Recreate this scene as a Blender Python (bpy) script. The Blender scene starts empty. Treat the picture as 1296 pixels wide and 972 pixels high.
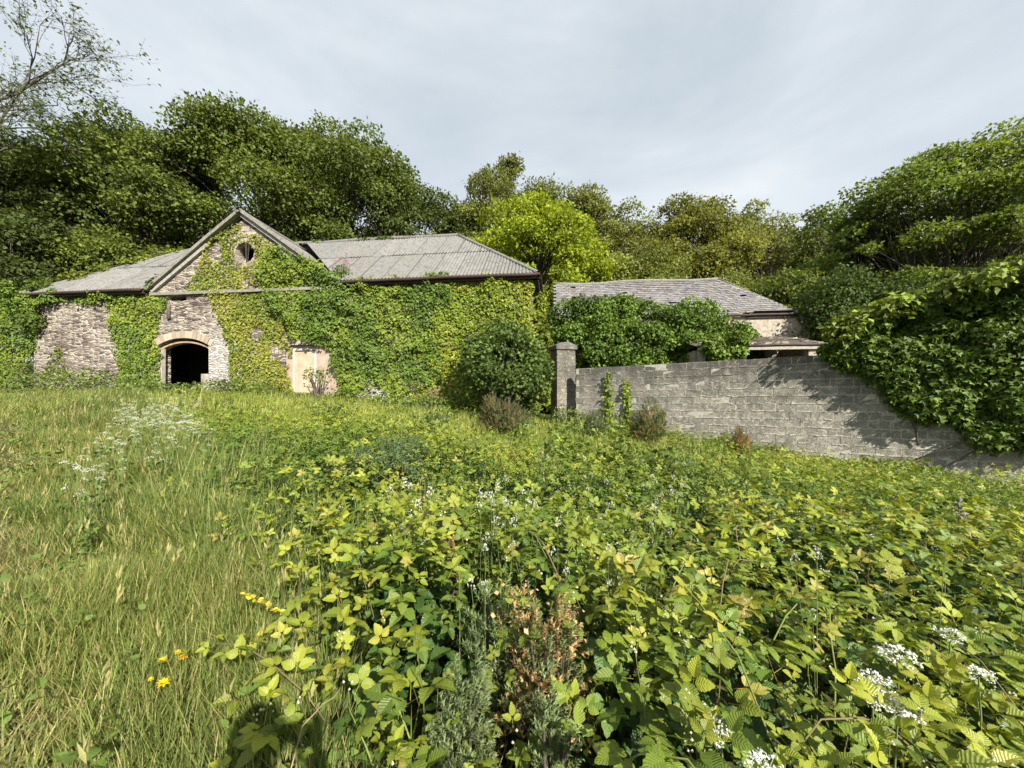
import bpy, math, random
import numpy as np
from mathutils import Vector

rng = np.random.default_rng(11)
random.seed(5)
SC = bpy.context.scene
COL = SC.collection
F = 468.0          # focal length in pixels of the 1296 wide photograph (13 mm equivalent)
E = 1.55           # eye height
HZ = 510.0         # row of the horizon
R = math.radians
SUN_AZ, SUN_EL = 31.0, 34.0     # sun behind the viewer, to the right


# ----------------------------------------------------------------- noise
def _hash(ix, iy, s):
    h = (ix.astype(np.int64) * 374761393 + iy.astype(np.int64) * 668265263 + s * 1442695041) & 0x7fffffff
    h = ((h ^ (h >> 13)) * 1274126177) & 0x7fffffff
    return ((h ^ (h >> 16)) & 0xffff) / 65535.0


def vnoise(x, y, s=0):
    x = np.asarray(x, float); y = np.asarray(y, float)
    ix = np.floor(x); iy = np.floor(y)
    fx = x - ix; fy = y - iy
    fx = fx * fx * (3 - 2 * fx); fy = fy * fy * (3 - 2 * fy)
    a = _hash(ix, iy, s); b = _hash(ix + 1, iy, s); c = _hash(ix, iy + 1, s); d = _hash(ix + 1, iy + 1, s)
    return (a * (1 - fx) + b * fx) * (1 - fy) + (c * (1 - fx) + d * fx) * fy


def fbm(x, y, s=0, o=3):
    v = 0; a = 0.5; t = 0
    for i in range(o):
        v = v + a * vnoise(np.asarray(x) * 2 ** i, np.asarray(y) * 2 ** i, s + i * 17); t += a; a *= 0.5
    return v / t


# ----------------------------------------------------------------- terrain
def gz(x, y):
    x = np.asarray(x, float); y = np.asarray(y, float)
    xe = np.where(x < -10, -10 + (x + 10) * 0.35, x)
    xe = np.where(xe > 14, 14 + (xe - 14) * 0.2, xe)
    xe = np.maximum(xe, -28)
    z = -0.075 * xe + 0.0626 * np.minimum(y, 18) - .03 * np.clip(x - 4, 0, 12)
    z = z + np.clip(y - 24, 0, 70) * 0.13
    z = z + 0.10 * (fbm(x * 0.45, y * 0.45, 3) - 0.5)
    return z


def P(px, py, d):
    return np.array(((px - 648) / F * d, d, E + (HZ - py) / F * d))


# ----------------------------------------------------------------- mesh builder
class Geo:
    def __init__(s):
        s.V = []; s.Fi = []; s.T = []; s.M = []; s.C = []; s.U = []; s.n = 0; s.S = []

    def add(s, V, Fl, T, mat=0, col=(1, 1, 1), luv=None, smooth=False):
        V = np.asarray(V, np.float32).reshape(-1, 3); Fl = np.asarray(Fl, np.int32).ravel(); T = np.asarray(T, np.int32).ravel()
        s.V.append(V); s.Fi.append(Fl + s.n); s.T.append(T); s.M.append(np.full(len(T), mat, np.int32))
        s.S.append(np.full(len(T), smooth, bool))
        c = np.asarray(col, np.float32)
        if c.ndim == 1:
            c = np.broadcast_to(c, (len(V), 3))
        s.C.append(c)
        s.U.append(np.zeros((len(V), 3), np.float32) if luv is None else np.asarray(luv, np.float32))
        s.n += len(V)

    def box(s, lo, hi, mat=0, col=(1, 1, 1), jit=0.0, M=None):
        (x0, y0, z0), (x1, y1, z1) = lo, hi
        V = np.array([(x0, y0, z0), (x1, y0, z0), (x1, y1, z0), (x0, y1, z0), (x0, y0, z1), (x1, y0, z1), (x1, y1, z1), (x0, y1, z1)], float)
        if jit:
            V += rng.uniform(-jit, jit, V.shape)
        if M is not None:
            V = V @ np.asarray(M)[:3, :3].T + np.asarray(M)[:3, 3]
        s.add(V, [0, 3, 2, 1, 4, 5, 6, 7, 0, 1, 5, 4, 1, 2, 6, 5, 2, 3, 7, 6, 3, 0, 4, 7], [4] * 6, mat, col)

    def tube(s, pts, rad, sides=6, mat=0, col=(1, 1, 1), cap=True):
        pts = np.asarray(pts, float); n = len(pts)
        rad = np.broadcast_to(np.asarray(rad, float), (n,))
        tan = np.gradient(pts, axis=0); tan /= np.linalg.norm(tan, axis=1)[:, None] + 1e-9
        ref = np.array((0.0, 0, 1)) if abs(tan[0][2]) < 0.9 else np.array((1.0, 0, 0))
        V = []
        for i in range(n):
            a = np.cross(tan[i], ref); a /= np.linalg.norm(a) + 1e-9
            b = np.cross(tan[i], a)
            th = np.arange(sides) * 2 * math.pi / sides
            V.append(pts[i] + rad[i] * (np.cos(th)[:, None] * a + np.sin(th)[:, None] * b))
        V = np.concatenate(V)
        i, j = np.meshgrid(np.arange(n - 1), np.arange(sides), indexing='ij')
        j2 = (j + 1) % sides
        Fl = np.stack([i * sides + j, i * sides + j2, (i + 1) * sides + j2, (i + 1) * sides + j], -1).reshape(-1, 4)
        Fl = list(Fl.ravel()); T = [4] * ((n - 1) * sides)
        if cap and rad[-1] > 0.004:
            Fl += list((n - 1) * sides + np.arange(sides)); T.append(sides)
        s.add(V, Fl, T, mat, col, smooth=True)

    def arrays(s):
        return np.concatenate(s.V), np.concatenate(s.Fi), np.concatenate(s.T)

    def mesh(s, name, mats):
        V, Fl, T = s.arrays()
        me = bpy.data.meshes.new(name)
        me.vertices.add(len(V)); me.vertices.foreach_set('co', V.ravel())
        me.loops.add(len(Fl)); me.loops.foreach_set('vertex_index', Fl)
        me.polygons.add(len(T))
        st = np.zeros(len(T), np.int32); st[1:] = np.cumsum(T)[:-1]
        me.polygons.foreach_set('loop_start', st)
        me.polygons.foreach_set('loop_total', T)
        me.polygons.foreach_set('material_index', np.concatenate(s.M))
        me.polygons.foreach_set('use_smooth', np.concatenate(s.S))
        C = np.concatenate(s.C); A = me.attributes.new('Col', 'FLOAT_COLOR', 'POINT')
        A.data.foreach_set('color', np.concatenate([C, np.ones((len(C), 1), np.float32)], 1).astype(np.float32).ravel())
        U = me.attributes.new('luv', 'FLOAT_VECTOR', 'POINT')
        U.data.foreach_set('vector', np.concatenate(s.U).astype(np.float32).ravel())
        for m in mats:
            me.materials.append(m)
        me.update(calc_edges=True)
        return me

    def obj(s, name, mats, parent=None, loc=None, rz=0.0):
        if not isinstance(mats, (list, tuple)):
            mats = [mats]
        o = bpy.data.objects.new(name, s.mesh(name, mats))
        COL.objects.link(o)
        if parent is not None:
            o.parent = parent
        if loc is not None:
            o.location = loc
        o.rotation_euler[2] = rz
        return o


def tag(o, label=None, cat=None, group=None, kind=None):
    if label: o['label'] = label
    if cat: o['category'] = cat
    if group: o['group'] = group
    if kind: o['kind'] = kind
    return o


def thing(name, label, cat, loc=(0, 0, 0), rz=0.0, group=None):
    o = bpy.data.objects.new(name, None)
    COL.objects.link(o)
    o.location = loc; o.rotation_euler[2] = rz
    o.empty_display_size = 0.3
    return tag(o, label, cat, group)


def copy_tree(o, loc=None, rz=None, sc=None, label=None, parent=None):
    c = o.copy(); COL.objects.link(c); c.parent = parent
    if loc is not None: c.location = loc
    if rz is not None: c.rotation_euler[2] = rz
    if sc is not None: c.scale = sc
    if label: c['label'] = label
    for ch in o.children:
        copy_tree(ch, parent=c)
    return c


# ----------------------------------------------------------------- templates and scattering
class Tm:
    def __init__(s, V, Fl, T, luv=None, tint=None):
        s.V = np.asarray(V, float); s.F = np.asarray(Fl, np.int64).ravel(); s.T = np.asarray(T, np.int64).ravel()
        s.luv = np.zeros((len(s.V), 3)) if luv is None else np.asarray(luv, float)
        s.tint = np.ones((len(s.V), 3)) if tint is None else np.asarray(tint, float)


def frames(tip, nor):
    y = tip / (np.linalg.norm(tip, axis=1)[:, None] + 1e-9)
    z = nor - (nor * y).sum(1)[:, None] * y
    z = z / (np.linalg.norm(z, axis=1)[:, None] + 1e-9)
    x = np.cross(y, z)
    return np.stack([x, y, z], -1)


def scatter(g, t, pos, Rm, scl, col, mat=0):
    N = len(pos)
    if N == 0:
        return
    n = len(t.V)
    scl = np.asarray(scl, float)
    if scl.ndim == 1: scl = scl[:, None]
    L = t.V[None] * scl[:, None, :]
    W = np.einsum('nij,nmj->nmi', Rm, L) + pos[:, None]
    Fl = (t.F[None] + (np.arange(N) * n)[:, None]).ravel()
    C = (col[:, None, :] * t.tint[None]).reshape(-1, 3)
    g.add(W.reshape(-1, 3), Fl, np.tile(t.T, N), mat, C, np.tile(t.luv, (N, 1)))


def leaf_simple(w=0.36, fold=0.1, droop=0.12):
    V = [(0, 0, 0), (-w, .42, fold), (0, .45, 0), (w, .42, fold), (0, 1, -droop)]
    return Tm(V, [0, 2, 1, 0, 3, 2, 2, 4, 1, 2, 3, 4], [3] * 4, luv=[(0, 0, 0), (.45, -1, 0), (.45, 0, 0), (.45, 1, 0), (1, 0, 0)])


def leaf_ivy():
    o = [(0, 0), (-.42, .02), (-.52, .36), (-.24, .45), (0, 1.0), (.24, .45), (.52, .36), (.42, .02)]
    V = [(0, .3, -0.03)] + [(x, y, .06 * abs(x) * 2 - .12 * y * y) for x, y in o]
    Fl = []
    for i in range(8):
        Fl += [0, 1 + (i + 1) % 8, 1 + i]
    return Tm(V, Fl, [3] * 8, luv=[(0, 0, 0)] + [(1, 0, 0)] * 8)


def leaf_palmate():
    o = []
    for k, (an, r) in enumerate([(-150, .45), (-105, .75), (-78, .4), (-45, .95), (-22, .5), (0, 1.1), (22, .5), (45, .95), (78, .4), (105, .75), (150, .45)]):
        o.append((math.sin(R(an)) * r * .55, .35 + math.cos(R(an)) * r * .6))
    V = [(0, .3, 0)] + [(x, y, -.10 * (x * x + (y - .3) ** 2)) for x, y in o]
    n = len(o); Fl = []
    for i in range(n):
        Fl += [0, 1 + (i + 1) % n, 1 + i]
    return Tm(V, Fl, [3] * n)


def leaflet_hi(n=9, w=0.34, fold=.16, droop=.22, serr=.07):
    V = []; U = []
    for i in range(n + 1):
        t = i / n
        V.append((0, t, -droop * t * t)); U.append((t, 0, 0))
    for sgn in (-1, 1):
        for i in range(1, n):
            t = i / n
            hw = w * (math.sin(math.pi * t ** 0.72)) ** 0.85 * (1 + (serr if i % 2 else -serr))
            V.append((sgn * hw, t + (.02 if i % 2 else -.01), fold * hw / w - droop * t * t - .05)); U.append((t, sgn, 0))
    Fl = []; T = []
    for k, sgn in enumerate((-1, 1)):
        b = n + 1 + k * (n - 1)
        f = [0, 1, b] if sgn > 0 else [0, b, 1]
        f = [0, b, 1] if sgn > 0 else [0, 1, b]
        Fl += f; T.append(3)
        for i in range(1, n - 1):
            q = [i, b + i - 1, b + i, i + 1]
            if sgn < 0: q = q[::-1]
            Fl += q; T.append(4)
        q = [n - 1, b + n - 2, n]
        if sgn < 0: q = q[::-1]
        Fl += q; T.append(3)
    return Tm(V, Fl, T, U)


def compound(lt, spec, stem=True, stemcol=(1.1, .9, .7)):
    """several leaflets on one stalk: spec = (angle, size, offset along the stalk, tilt)"""
    V = []; Fl = []; T = []; U = []; C = []
    for an, sz, off, tl in spec:
        b = len(V)
        ca, sa = math.cos(R(an)), math.sin(R(an)); ct, st = math.cos(R(tl)), math.sin(R(tl))
        for (x, y, z), u in zip(lt.V, lt.luv):
            x, y, z = x * sz, y * sz + .10, z * sz
            x, z = x * ct + z * st, -x * st + z * ct
            V.append((x * ca + y * sa, off - x * sa + y * ca, z)); U.append(u); C.append((1, 1, 1))
        Fl += [int(i) + b for i in lt.F]; T += list(lt.T)
    if stem:
        b = len(V)
        V += [(-.018, -.5, -.12), (.018, -.5, -.12), (.012, .18, 0), (-.012, .18, 0)]
        U += [(0, 0, 0)] * 4; C += [stemcol] * 4
        Fl += [b, b + 1, b + 2, b + 3]; T.append(4)
    return Tm(V, Fl, T, U, C)


LS = leaf_simple()
LSN = leaf_simple(.24, .06, .2)
LIVY = leaf_ivy()
LPAL = leaf_palmate()
_lh = [leaflet_hi(10, .34, .14, .22), leaflet_hi(10, .30, .20, .10), leaflet_hi(10, .36, .08, .36)]
TRI_HI = [compound(_lh[0], [(0, 1.0, .15, 0), (-68, .86, .02, 8), (70, .88, .02, -8)]),
          compound(_lh[1], [(5, 1.0, .2, 4), (-60, .9, .03, 14), (75, .84, .03, -14)]),
          compound(_lh[2], [(0, 1.0, .18, 0), (-50, .9, .08, 6), (52, .9, .08, -6), (-112, .66, 0, 10), (110, .68, 0, -10)])]
_ls = leaf_simple(.29, .10, .2)
TRI_LO = [compound(_ls, [(0, 1.0, .12, 0), (-66, .86, .02, 8), (68, .88, .02, -8)], stem=False),
          compound(_ls, [(6, 1.0, .12, 0), (-55, .9, .02, 16), (72, .8, .02, -12)], stem=False)]


def blade(n=4, w=.5, bend=.4, lean=.15):
    V = []; U = []
    for i in range(n):
        t = i / n
        hw = w * (1 - t ** 2.2) * .5 * (1 if t > 0 else .8)
        y = t * (1 - .25 * bend * t); z = -(lean * t + bend * t * t)
        V += [(-hw, y, z), (hw, y, z)]; U += [(t, -1, 0), (t, 1, 0)]
    V.append((0, 1 - .25 * bend, -(lean + bend))); U.append((1, 0, 0))
    Fl = []; T = []
    for i in range(n - 1):
        Fl += [2 * i, 2 * i + 1, 2 * i + 3, 2 * i + 2]; T.append(4)
    Fl += [2 * n - 2, 2 * n - 1, 2 * n]; T.append(3)
    return Tm(V, Fl, T, U)


BLADES = [blade(4, 1, .06, .05), blade(4, 1, .2, .05), blade(4, 1, .42, .08), blade(4, 1, .12, .22)]


def rand_unit(n):
    v = rng.normal(size=(n, 3))
    return v / np.linalg.norm(v, axis=1)[:, None]


def in_poly(x, y, poly):
    poly = np.asarray(poly, float); r = np.zeros(len(x), bool)
    j = len(poly) - 1
    for i in range(len(poly)):
        xi, yi = poly[i]; xj, yj = poly[j]
        c = ((yi > y) != (yj > y)) & (x < (xj - xi) * (y - yi) / (yj - yi + 1e-12) + xi)
        r ^= c; j = i
    return r


# ----------------------------------------------------------------- materials
def mat_new(name):
    m = bpy.data.materials.new(name); m.use_nodes = True
    nt = m.node_tree; nt.nodes.clear()
    out = nt.nodes.new('ShaderNodeOutputMaterial')
    return m, nt, out


def nd(nt, typ, **kw):
    n = nt.nodes.new(typ)
    for k, v in kw.items():
        if k in n.inputs.keys():
            n.inputs[k].default_value = v
        else:
            setattr(n, k, v)
    return n


def ramp(nt, fac, stops):
    r = nt.nodes.new('ShaderNodeValToRGB')
    while len(r.color_ramp.elements) < len(stops):
        r.color_ramp.elements.new(0.5)
    for e, (p, c) in zip(r.color_ramp.elements, stops):
        e.position = p; e.color = (*c, 1) if len(c) == 3 else c
    if fac is not None:
        nt.links.new(fac, r.inputs[0])
    return r.outputs[0]


def mixc(nt, fac, a, b, mode='MIX'):
    m = nt.nodes.new('ShaderNodeMix'); m.data_type = 'RGBA'; m.blend_type = mode
    for sock, v in ((m.inputs[0], fac), (m.inputs[6], a), (m.inputs[7], b)):
        if isinstance(v, (int, float)): sock.default_value = v
        elif isinstance(v, tuple): sock.default_value = (*v, 1)
        else: nt.links.new(v, sock)
    return m.outputs[2]


def mth(nt, op, a, b=None):
    m = nt.nodes.new('ShaderNodeMath'); m.operation = op
    for s, v in ((m.inputs[0], a), (m.inputs[1], b)):
        if v is None: continue
        if isinstance(v, (int, float)): s.default_value = v
        else: nt.links.new(v, s)
    return m.outputs[0]


def leaf_mat(name, rough=.5, trans=.3, spec=.3, veins=False, tcol=(1.25, 1.25, .5)):
    m, nt, out = mat_new(name)
    at = nd(nt, 'ShaderNodeAttribute', attribute_name='Col')
    col = at.outputs['Color']
    p = nd(nt, 'ShaderNodeBsdfPrincipled', Roughness=rough)
    p.inputs['Specular IOR Level'].default_value = spec
    if veins:
        lu = nd(nt, 'ShaderNodeAttribute', attribute_name='luv')
        sp = nd(nt, 'ShaderNodeSeparateXYZ'); nt.links.new(lu.outputs['Vector'], sp.inputs[0])
        av = mth(nt, 'ABSOLUTE', sp.outputs[1])
        ph = mth(nt, 'MULTIPLY', mth(nt, 'SUBTRACT', sp.outputs[0], mth(nt, 'MULTIPLY', av, .22)), 50.0)
        sn = mth(nt, 'SINE', ph)
        v = mth(nt, 'MULTIPLY_ADD', sn, .5); 
        v.node.inputs[2].default_value = .5
        vein = mth(nt, 'POWER', v, 5.0)
        mid = mth(nt, 'LESS_THAN', av, .07)
        vm = mth(nt, 'MAXIMUM', mth(nt, 'MULTIPLY', vein, .16), mth(nt, 'MULTIPLY', mid, .4))
        col = mixc(nt, vm, col, mixc(nt, 1.0, col, (1.5, 1.35, 1.2), 'MULTIPLY'))
        b = nd(nt, 'ShaderNodeBump', Strength=.4, Distance=.003)
        nt.links.new(mth(nt, 'MULTIPLY', v, -1.0), b.inputs['Height'])
        nt.links.new(b.outputs[0], p.inputs['Normal'])
    nt.links.new(col, p.inputs['Base Color'])
    t = nd(nt, 'ShaderNodeBsdfTranslucent')
    tc = mixc(nt, 1.0, col, tcol, 'MULTIPLY')
    nt.links.new(tc, t.inputs['Color'])
    mx = nd(nt, 'ShaderNodeMixShader', Fac=trans)
    nt.links.new(p.outputs[0], mx.inputs[1]); nt.links.new(t.outputs[0], mx.inputs[2])
    nt.links.new(mx.outputs[0], out.inputs[0])
    return m


def plain_mat(name, color, rough=.8, noise=6.0, amt=.35, bump=.2, useattr=False, dark=(.3, .28, .25), spec=.2):
    m, nt, out = mat_new(name)
    tc = nd(nt, 'ShaderNodeTexCoord')
    nz = nd(nt, 'ShaderNodeTexNoise', Scale=noise, Detail=6.0, Roughness=.65)
    nt.links.new(tc.outputs['Object'], nz.inputs['Vector'])
    p = nd(nt, 'ShaderNodeBsdfPrincipled', Roughness=rough)
    p.inputs['Specular IOR Level'].default_value = spec
    base = color
    if useattr:
        at = nd(nt, 'ShaderNodeAttribute', attribute_name='Col')
        base = mixc(nt, 1.0, at.outputs['Color'], color, 'MULTIPLY')
    f = ramp(nt, nz.outputs[0], [(.35, (0, 0, 0)), (.65, (1, 1, 1))])
    dk = mixc(nt, 1.0, base, dark, 'MULTIPLY')
    c = mixc(nt, mth(nt, 'MULTIPLY', f, amt), base, dk)
    nt.links.new(c, p.inputs['Base Color'])
    if bump:
        b = nd(nt, 'ShaderNodeBump', Strength=bump, Distance=.02)
        nt.links.new(nz.outputs[0], b.inputs['Height']); nt.links.new(b.outputs[0], p.inputs['Normal'])
    nt.links.new(p.outputs[0], out.inputs[0])
    return m


def stone_mat(name, whitewash=True):
    """coursed slate rubble: thin flat stones, mauve, buff and grey, pale worn mortar"""
    m, nt, out = mat_new(name)
    tc = nd(nt, 'ShaderNodeTexCoord')
    nz = nd(nt, 'ShaderNodeTexNoise', Scale=3.0, Detail=3.0)
    nt.links.new(tc.outputs['Object'], nz.inputs['Vector'])
    ad = nd(nt, 'ShaderNodeVectorMath', operation='MULTIPLY_ADD')
    nt.links.new(nz.outputs['Color'], ad.inputs[0]); ad.inputs[1].default_value = (.10, .1, .05); nt.links.new(tc.outputs['Object'], ad.inputs[2])
    mp = nd(nt, 'ShaderNodeMapping'); mp.inputs['Scale'].default_value = (3.4, 3.4, 13.5)
    nt.links.new(ad.outputs[0], mp.inputs[0])
    vo = nd(nt, 'ShaderNodeTexVoronoi', Scale=1.0, Randomness=.9)
    ve = nd(nt, 'ShaderNodeTexVoronoi', Scale=1.0, Randomness=.9, feature='DISTANCE_TO_EDGE')
    nt.links.new(mp.outputs[0], vo.inputs['Vector']); nt.links.new(mp.outputs[0], ve.inputs['Vector'])
    sp = nd(nt, 'ShaderNodeSeparateColor'); nt.links.new(vo.outputs['Color'], sp.inputs[0])
    col = ramp(nt, sp.outputs[0], [(0, (.10, .080, .072)), (.16, (.20, .160, .138)), (.38, (.31, .255, .215)), (.6, (.39, .335, .275)), (.8, (.47, .41, .33)), (1, (.54, .49, .41))])
    col.node.color_ramp.interpolation = 'CONSTANT'
    fine = nd(nt, 'ShaderNodeTexNoise', Scale=28.0, Detail=5.0, Roughness=.7)
    nt.links.new(tc.outputs['Object'], fine.inputs['Vector'])
    col = mixc(nt, .55, col, ramp(nt, fine.outputs[0], [(.3, (.35, .33, .32)), (.7, (1, 1, 1))]), 'MULTIPLY')
    edge = ramp(nt, ve.outputs['Distance'], [(.03, (1, 1, 1)), (.10, (0, 0, 0))])
    pat = nd(nt, 'ShaderNodeTexNoise', Scale=.9, Detail=4.0)
    nt.links.new(tc.outputs['Object'], pat.inputs['Vector'])
    mort = mixc(nt, ramp(nt, pat.outputs[0], [(.4, (0, 0, 0)), (.6, (1, 1, 1))]), (.11, .09, .075), (.52, .47, .39))
    col = mixc(nt, mth(nt, 'MULTIPLY', edge, .85), col, mort)
    if whitewash:
        # limewash left on the wall round the opening and along the foot of the wall
        at = nd(nt, 'ShaderNodeAttribute', attribute_name='Col')
        s2 = nd(nt, 'ShaderNodeSeparateColor'); nt.links.new(at.outputs['Color'], s2.inputs[0])
        w = nd(nt, 'ShaderNodeTexNoise', Scale=5.0, Detail=6.0, Roughness=.75)
        nt.links.new(mp.outputs[0], w.inputs['Vector'])
        sx = nd(nt, 'ShaderNodeSeparateXYZ'); nt.links.new(tc.outputs['Object'], sx.inputs[0])
        def band(v, a, b, c, d):
            r = nd(nt, 'ShaderNodeMapRange', interpolation_type='SMOOTHSTEP'); nt.links.new(v, r.inputs[0])
            r.inputs[1].default_value = a; r.inputs[2].default_value = b
            q = nd(nt, 'ShaderNodeMapRange', interpolation_type='SMOOTHSTEP'); nt.links.new(v, q.inputs[0])
            q.inputs[1].default_value = c; q.inputs[2].default_value = d; q.inputs[3].default_value = 1; q.inputs[4].default_value = 0
            return mth(nt, 'MULTIPLY', r.outputs[0], q.outputs[0])
        z1 = mth(nt, 'MULTIPLY', band(sx.outputs[0], -14.8, -13.9, -12.6, -11.0), band(sx.outputs[2], 1.0, 1.6, 4.0, 5.6))
        z2 = mth(nt, 'MULTIPLY', band(sx.outputs[0], -13.5, -12.5, -1.0, 0.0), band(sx.outputs[2], .5, .8, 2.2, 2.9))
        zz = mth(nt, 'MAXIMUM', z1, z2)
        mk = ramp(nt, mth(nt, 'ADD', w.outputs[0], mth(nt, 'MULTIPLY', zz, .34)), [(.76, (0, 0, 0)), (.90, (1, 1, 1))])
        col = mixc(nt, mth(nt, 'MULTIPLY', mk, .85), col, (.56, .54, .50))
    p = nd(nt, 'ShaderNodeBsdfPrincipled', Roughness=.9)
    p.inputs['Specular IOR Level'].default_value = .15
    nt.links.new(col, p.inputs['Base Color'])
    h = mth(nt, 'ADD', ramp(nt, ve.outputs['Distance'], [(.0, (0, 0, 0)), (.22, (1, 1, 1))]), mth(nt, 'MULTIPLY', fine.outputs[0], .5))
    h = mth(nt, 'ADD', h, mth(nt, 'MULTIPLY', sp.outputs[1], .9))
    b = nd(nt, 'ShaderNodeBump', Strength=.9, Distance=.05)
    nt.links.new(h, b.inputs['Height']); nt.links.new(b.outputs[0], p.inputs['Normal'])
    nt.links.new(p.outputs[0], out.inputs[0])
    return m


def block_mat(name):
    """weathered concrete block: per block tone in Col, lichen specks and dark algae near the top"""
    m, nt, out = mat_new(name)
    tc = nd(nt, 'ShaderNodeTexCoord'); at = nd(nt, 'ShaderNodeAttribute', attribute_name='Col')
    n1 = nd(nt, 'ShaderNodeTexNoise', Scale=38.0, Detail=6.0, Roughness=.75)
    n2 = nd(nt, 'ShaderNodeTexNoise', Scale=2.2, Detail=5.0, Roughness=.7)
    n3 = nd(nt, 'ShaderNodeTexNoise', Scale=9.0, Detail=6.0, Roughness=.8)
    for n in (n1, n2, n3): nt.links.new(tc.outputs['Object'], n.inputs['Vector'])
    c = mixc(nt, .75, at.outputs['Color'], ramp(nt, n1.outputs[0], [(.36, (.2, .19, .17)), (.66, (1.4, 1.36, 1.28))]), 'MULTIPLY')
    c = mixc(nt, ramp(nt, n3.outputs[0], [(.52, (0, 0, 0)), (.60, (.85, .85, .85))]), c, (.44, .42, .36))
    sx = nd(nt, 'ShaderNodeSeparateXYZ'); nt.links.new(tc.outputs['Object'], sx.inputs[0])
    top = nd(nt, 'ShaderNodeMapRange'); nt.links.new(sx.outputs[2], top.inputs[0])
    top.inputs[1].default_value = 1.2; top.inputs[2].default_value = 2.85
    dk = mth(nt, 'MULTIPLY', ramp(nt, mth(nt, 'ADD', n2.outputs[0], mth(nt, 'MULTIPLY', top.outputs[0], .22)), [(.50, (0, 0, 0)), (.74, (1, 1, 1))]), .75)
    c = mixc(nt, dk, c, (.07, .066, .058))
    p = nd(nt, 'ShaderNodeBsdfPrincipled', Roughness=.92); p.inputs['Specular IOR Level'].default_value = .1
    nt.links.new(c, p.inputs['Base Color'])
    b = nd(nt, 'ShaderNodeBump', Strength=.8, Distance=.02)
    nt.links.new(mth(nt, 'ADD', n1.outputs[0], n3.outputs[0]), b.inputs['Height']); nt.links.new(b.outputs[0], p.inputs['Normal'])
    nt.links.new(p.outputs[0], out.inputs[0])
    return m


def sheet_mat(name, base, spots):
    m, nt, out = mat_new(name)
    tc = nd(nt, 'ShaderNodeTexCoord'); at = nd(nt, 'ShaderNodeAttribute', attribute_name='Col')
    n1 = nd(nt, 'ShaderNodeTexNoise', Scale=5.0, Detail=8.0, Roughness=.75)
    n2 = nd(nt, 'ShaderNodeTexNoise', Scale=1.1, Detail=4.0)
    for n in (n1, n2): nt.links.new(tc.outputs['Object'], n.inputs['Vector'])
    c = mixc(nt, 1.0, at.outputs['Color'], base, 'MULTIPLY')
    c = mixc(nt, mth(nt, 'MULTIPLY', ramp(nt, n1.outputs[0], [(.48, (0, 0, 0)), (.62, (1, 1, 1))]), .7), c, spots)
    c = mixc(nt, mth(nt, 'MULTIPLY', ramp(nt, n2.outputs[0], [(.45, (0, 0, 0)), (.7, (1, 1, 1))]), .4), c, (.13, .13, .10))
    p = nd(nt, 'ShaderNodeBsdfPrincipled', Roughness=.85); p.inputs['Specular IOR Level'].default_value = .2
    nt.links.new(c, p.inputs['Base Color'])
    b = nd(nt, 'ShaderNodeBump', Strength=.4, Distance=.01)
    nt.links.new(n1.outputs[0], b.inputs['Height']); nt.links.new(b.outputs[0], p.inputs['Normal'])
    nt.links.new(p.outputs[0], out.inputs[0])
    return m


M_TREE = leaf_mat('tree_leaf', .55, .40, .22)
M_IVY = leaf_mat('ivy_leaf', .55, .22, .22)
M_CREEP = leaf_mat('creeper_leaf', .5, .35, .25)
M_BRAM = leaf_mat('bramble_leaf', .42, .3, .35, veins=True)
M_BRAMLO = leaf_mat('bramble_leaf_far', .45, .3, .3)
M_GRASS = leaf_mat('grass_blade', .55, .35, .25)
M_PETAL = leaf_mat('white_petal', .6, .3, .2, tcol=(1, 1, 1))
M_BARK = plain_mat('bark', (.10, .085, .065), .9, 9, .6, .5, dark=(.4, .4, .4))
M_STEM = plain_mat('green_stem', (1, 1, 1), .7, 9, .3, 0, useattr=True)
M_STONE = stone_mat('rubble_stone')
M_STONE2 = plain_mat('limewashed_rubble', (.42, .37, .30), .9, 7, .75, .8, dark=(.35, .3, .26))
M_BLOCK = block_mat('concrete_block')
M_MORTAR = plain_mat('pale_mortar', (.44, .42, .365), .95, 14, .5, .5)
M_SHEET = sheet_mat('fibre_cement_sheet', (.165, .16, .15), (.06, .06, .056))
M_SLATE = sheet_mat('roof_slate', (.165, .16, .162), (.25, .24, .215))
M_RUST = plain_mat('rusty_sheet', (.165, .14, .118), .9, 6, .6, .4)
M_GUTTER = plain_mat('gutter_paint', (.055, .035, .03), .6, 8, .4, .1)
M_WOOD = plain_mat('grey_timber', (.36, .32, .27), .85, 9, .5, .3)
M_CREAM = plain_mat('peeling_cream_paint', (.42, .36, .27), .85, 5, .6, .3, dark=(.72, .5, .36))
M_PINK = plain_mat('pinkish_render', (.36, .30, .245), .9, 3.5, .7, .5, dark=(.78, .55, .42))
M_ARCH = plain_mat('arch_stone', (1, 1, 1), .9, 8, .35, .4, useattr=True, dark=(.55, .5, .45))
M_WHITE = plain_mat('limewash', (.46, .44, .40), .9, 10, .4, .5, dark=(.45, .4, .36))
M_STUB = plain_mat('flaking_limewash', (.40, .38, .34), .9, 4, .8, .5, dark=(.35, .28, .24))
M_BOARD = plain_mat('weathered_board', (.33, .32, .30), .85, 8, .5, .2)
M_COPE = plain_mat('lichened_cement', (.25, .235, .20), .9, 7, .6, .5)
M_DARK = plain_mat('dark_interior', (.035, .03, .027), .95, 4, .4, .1)


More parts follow.
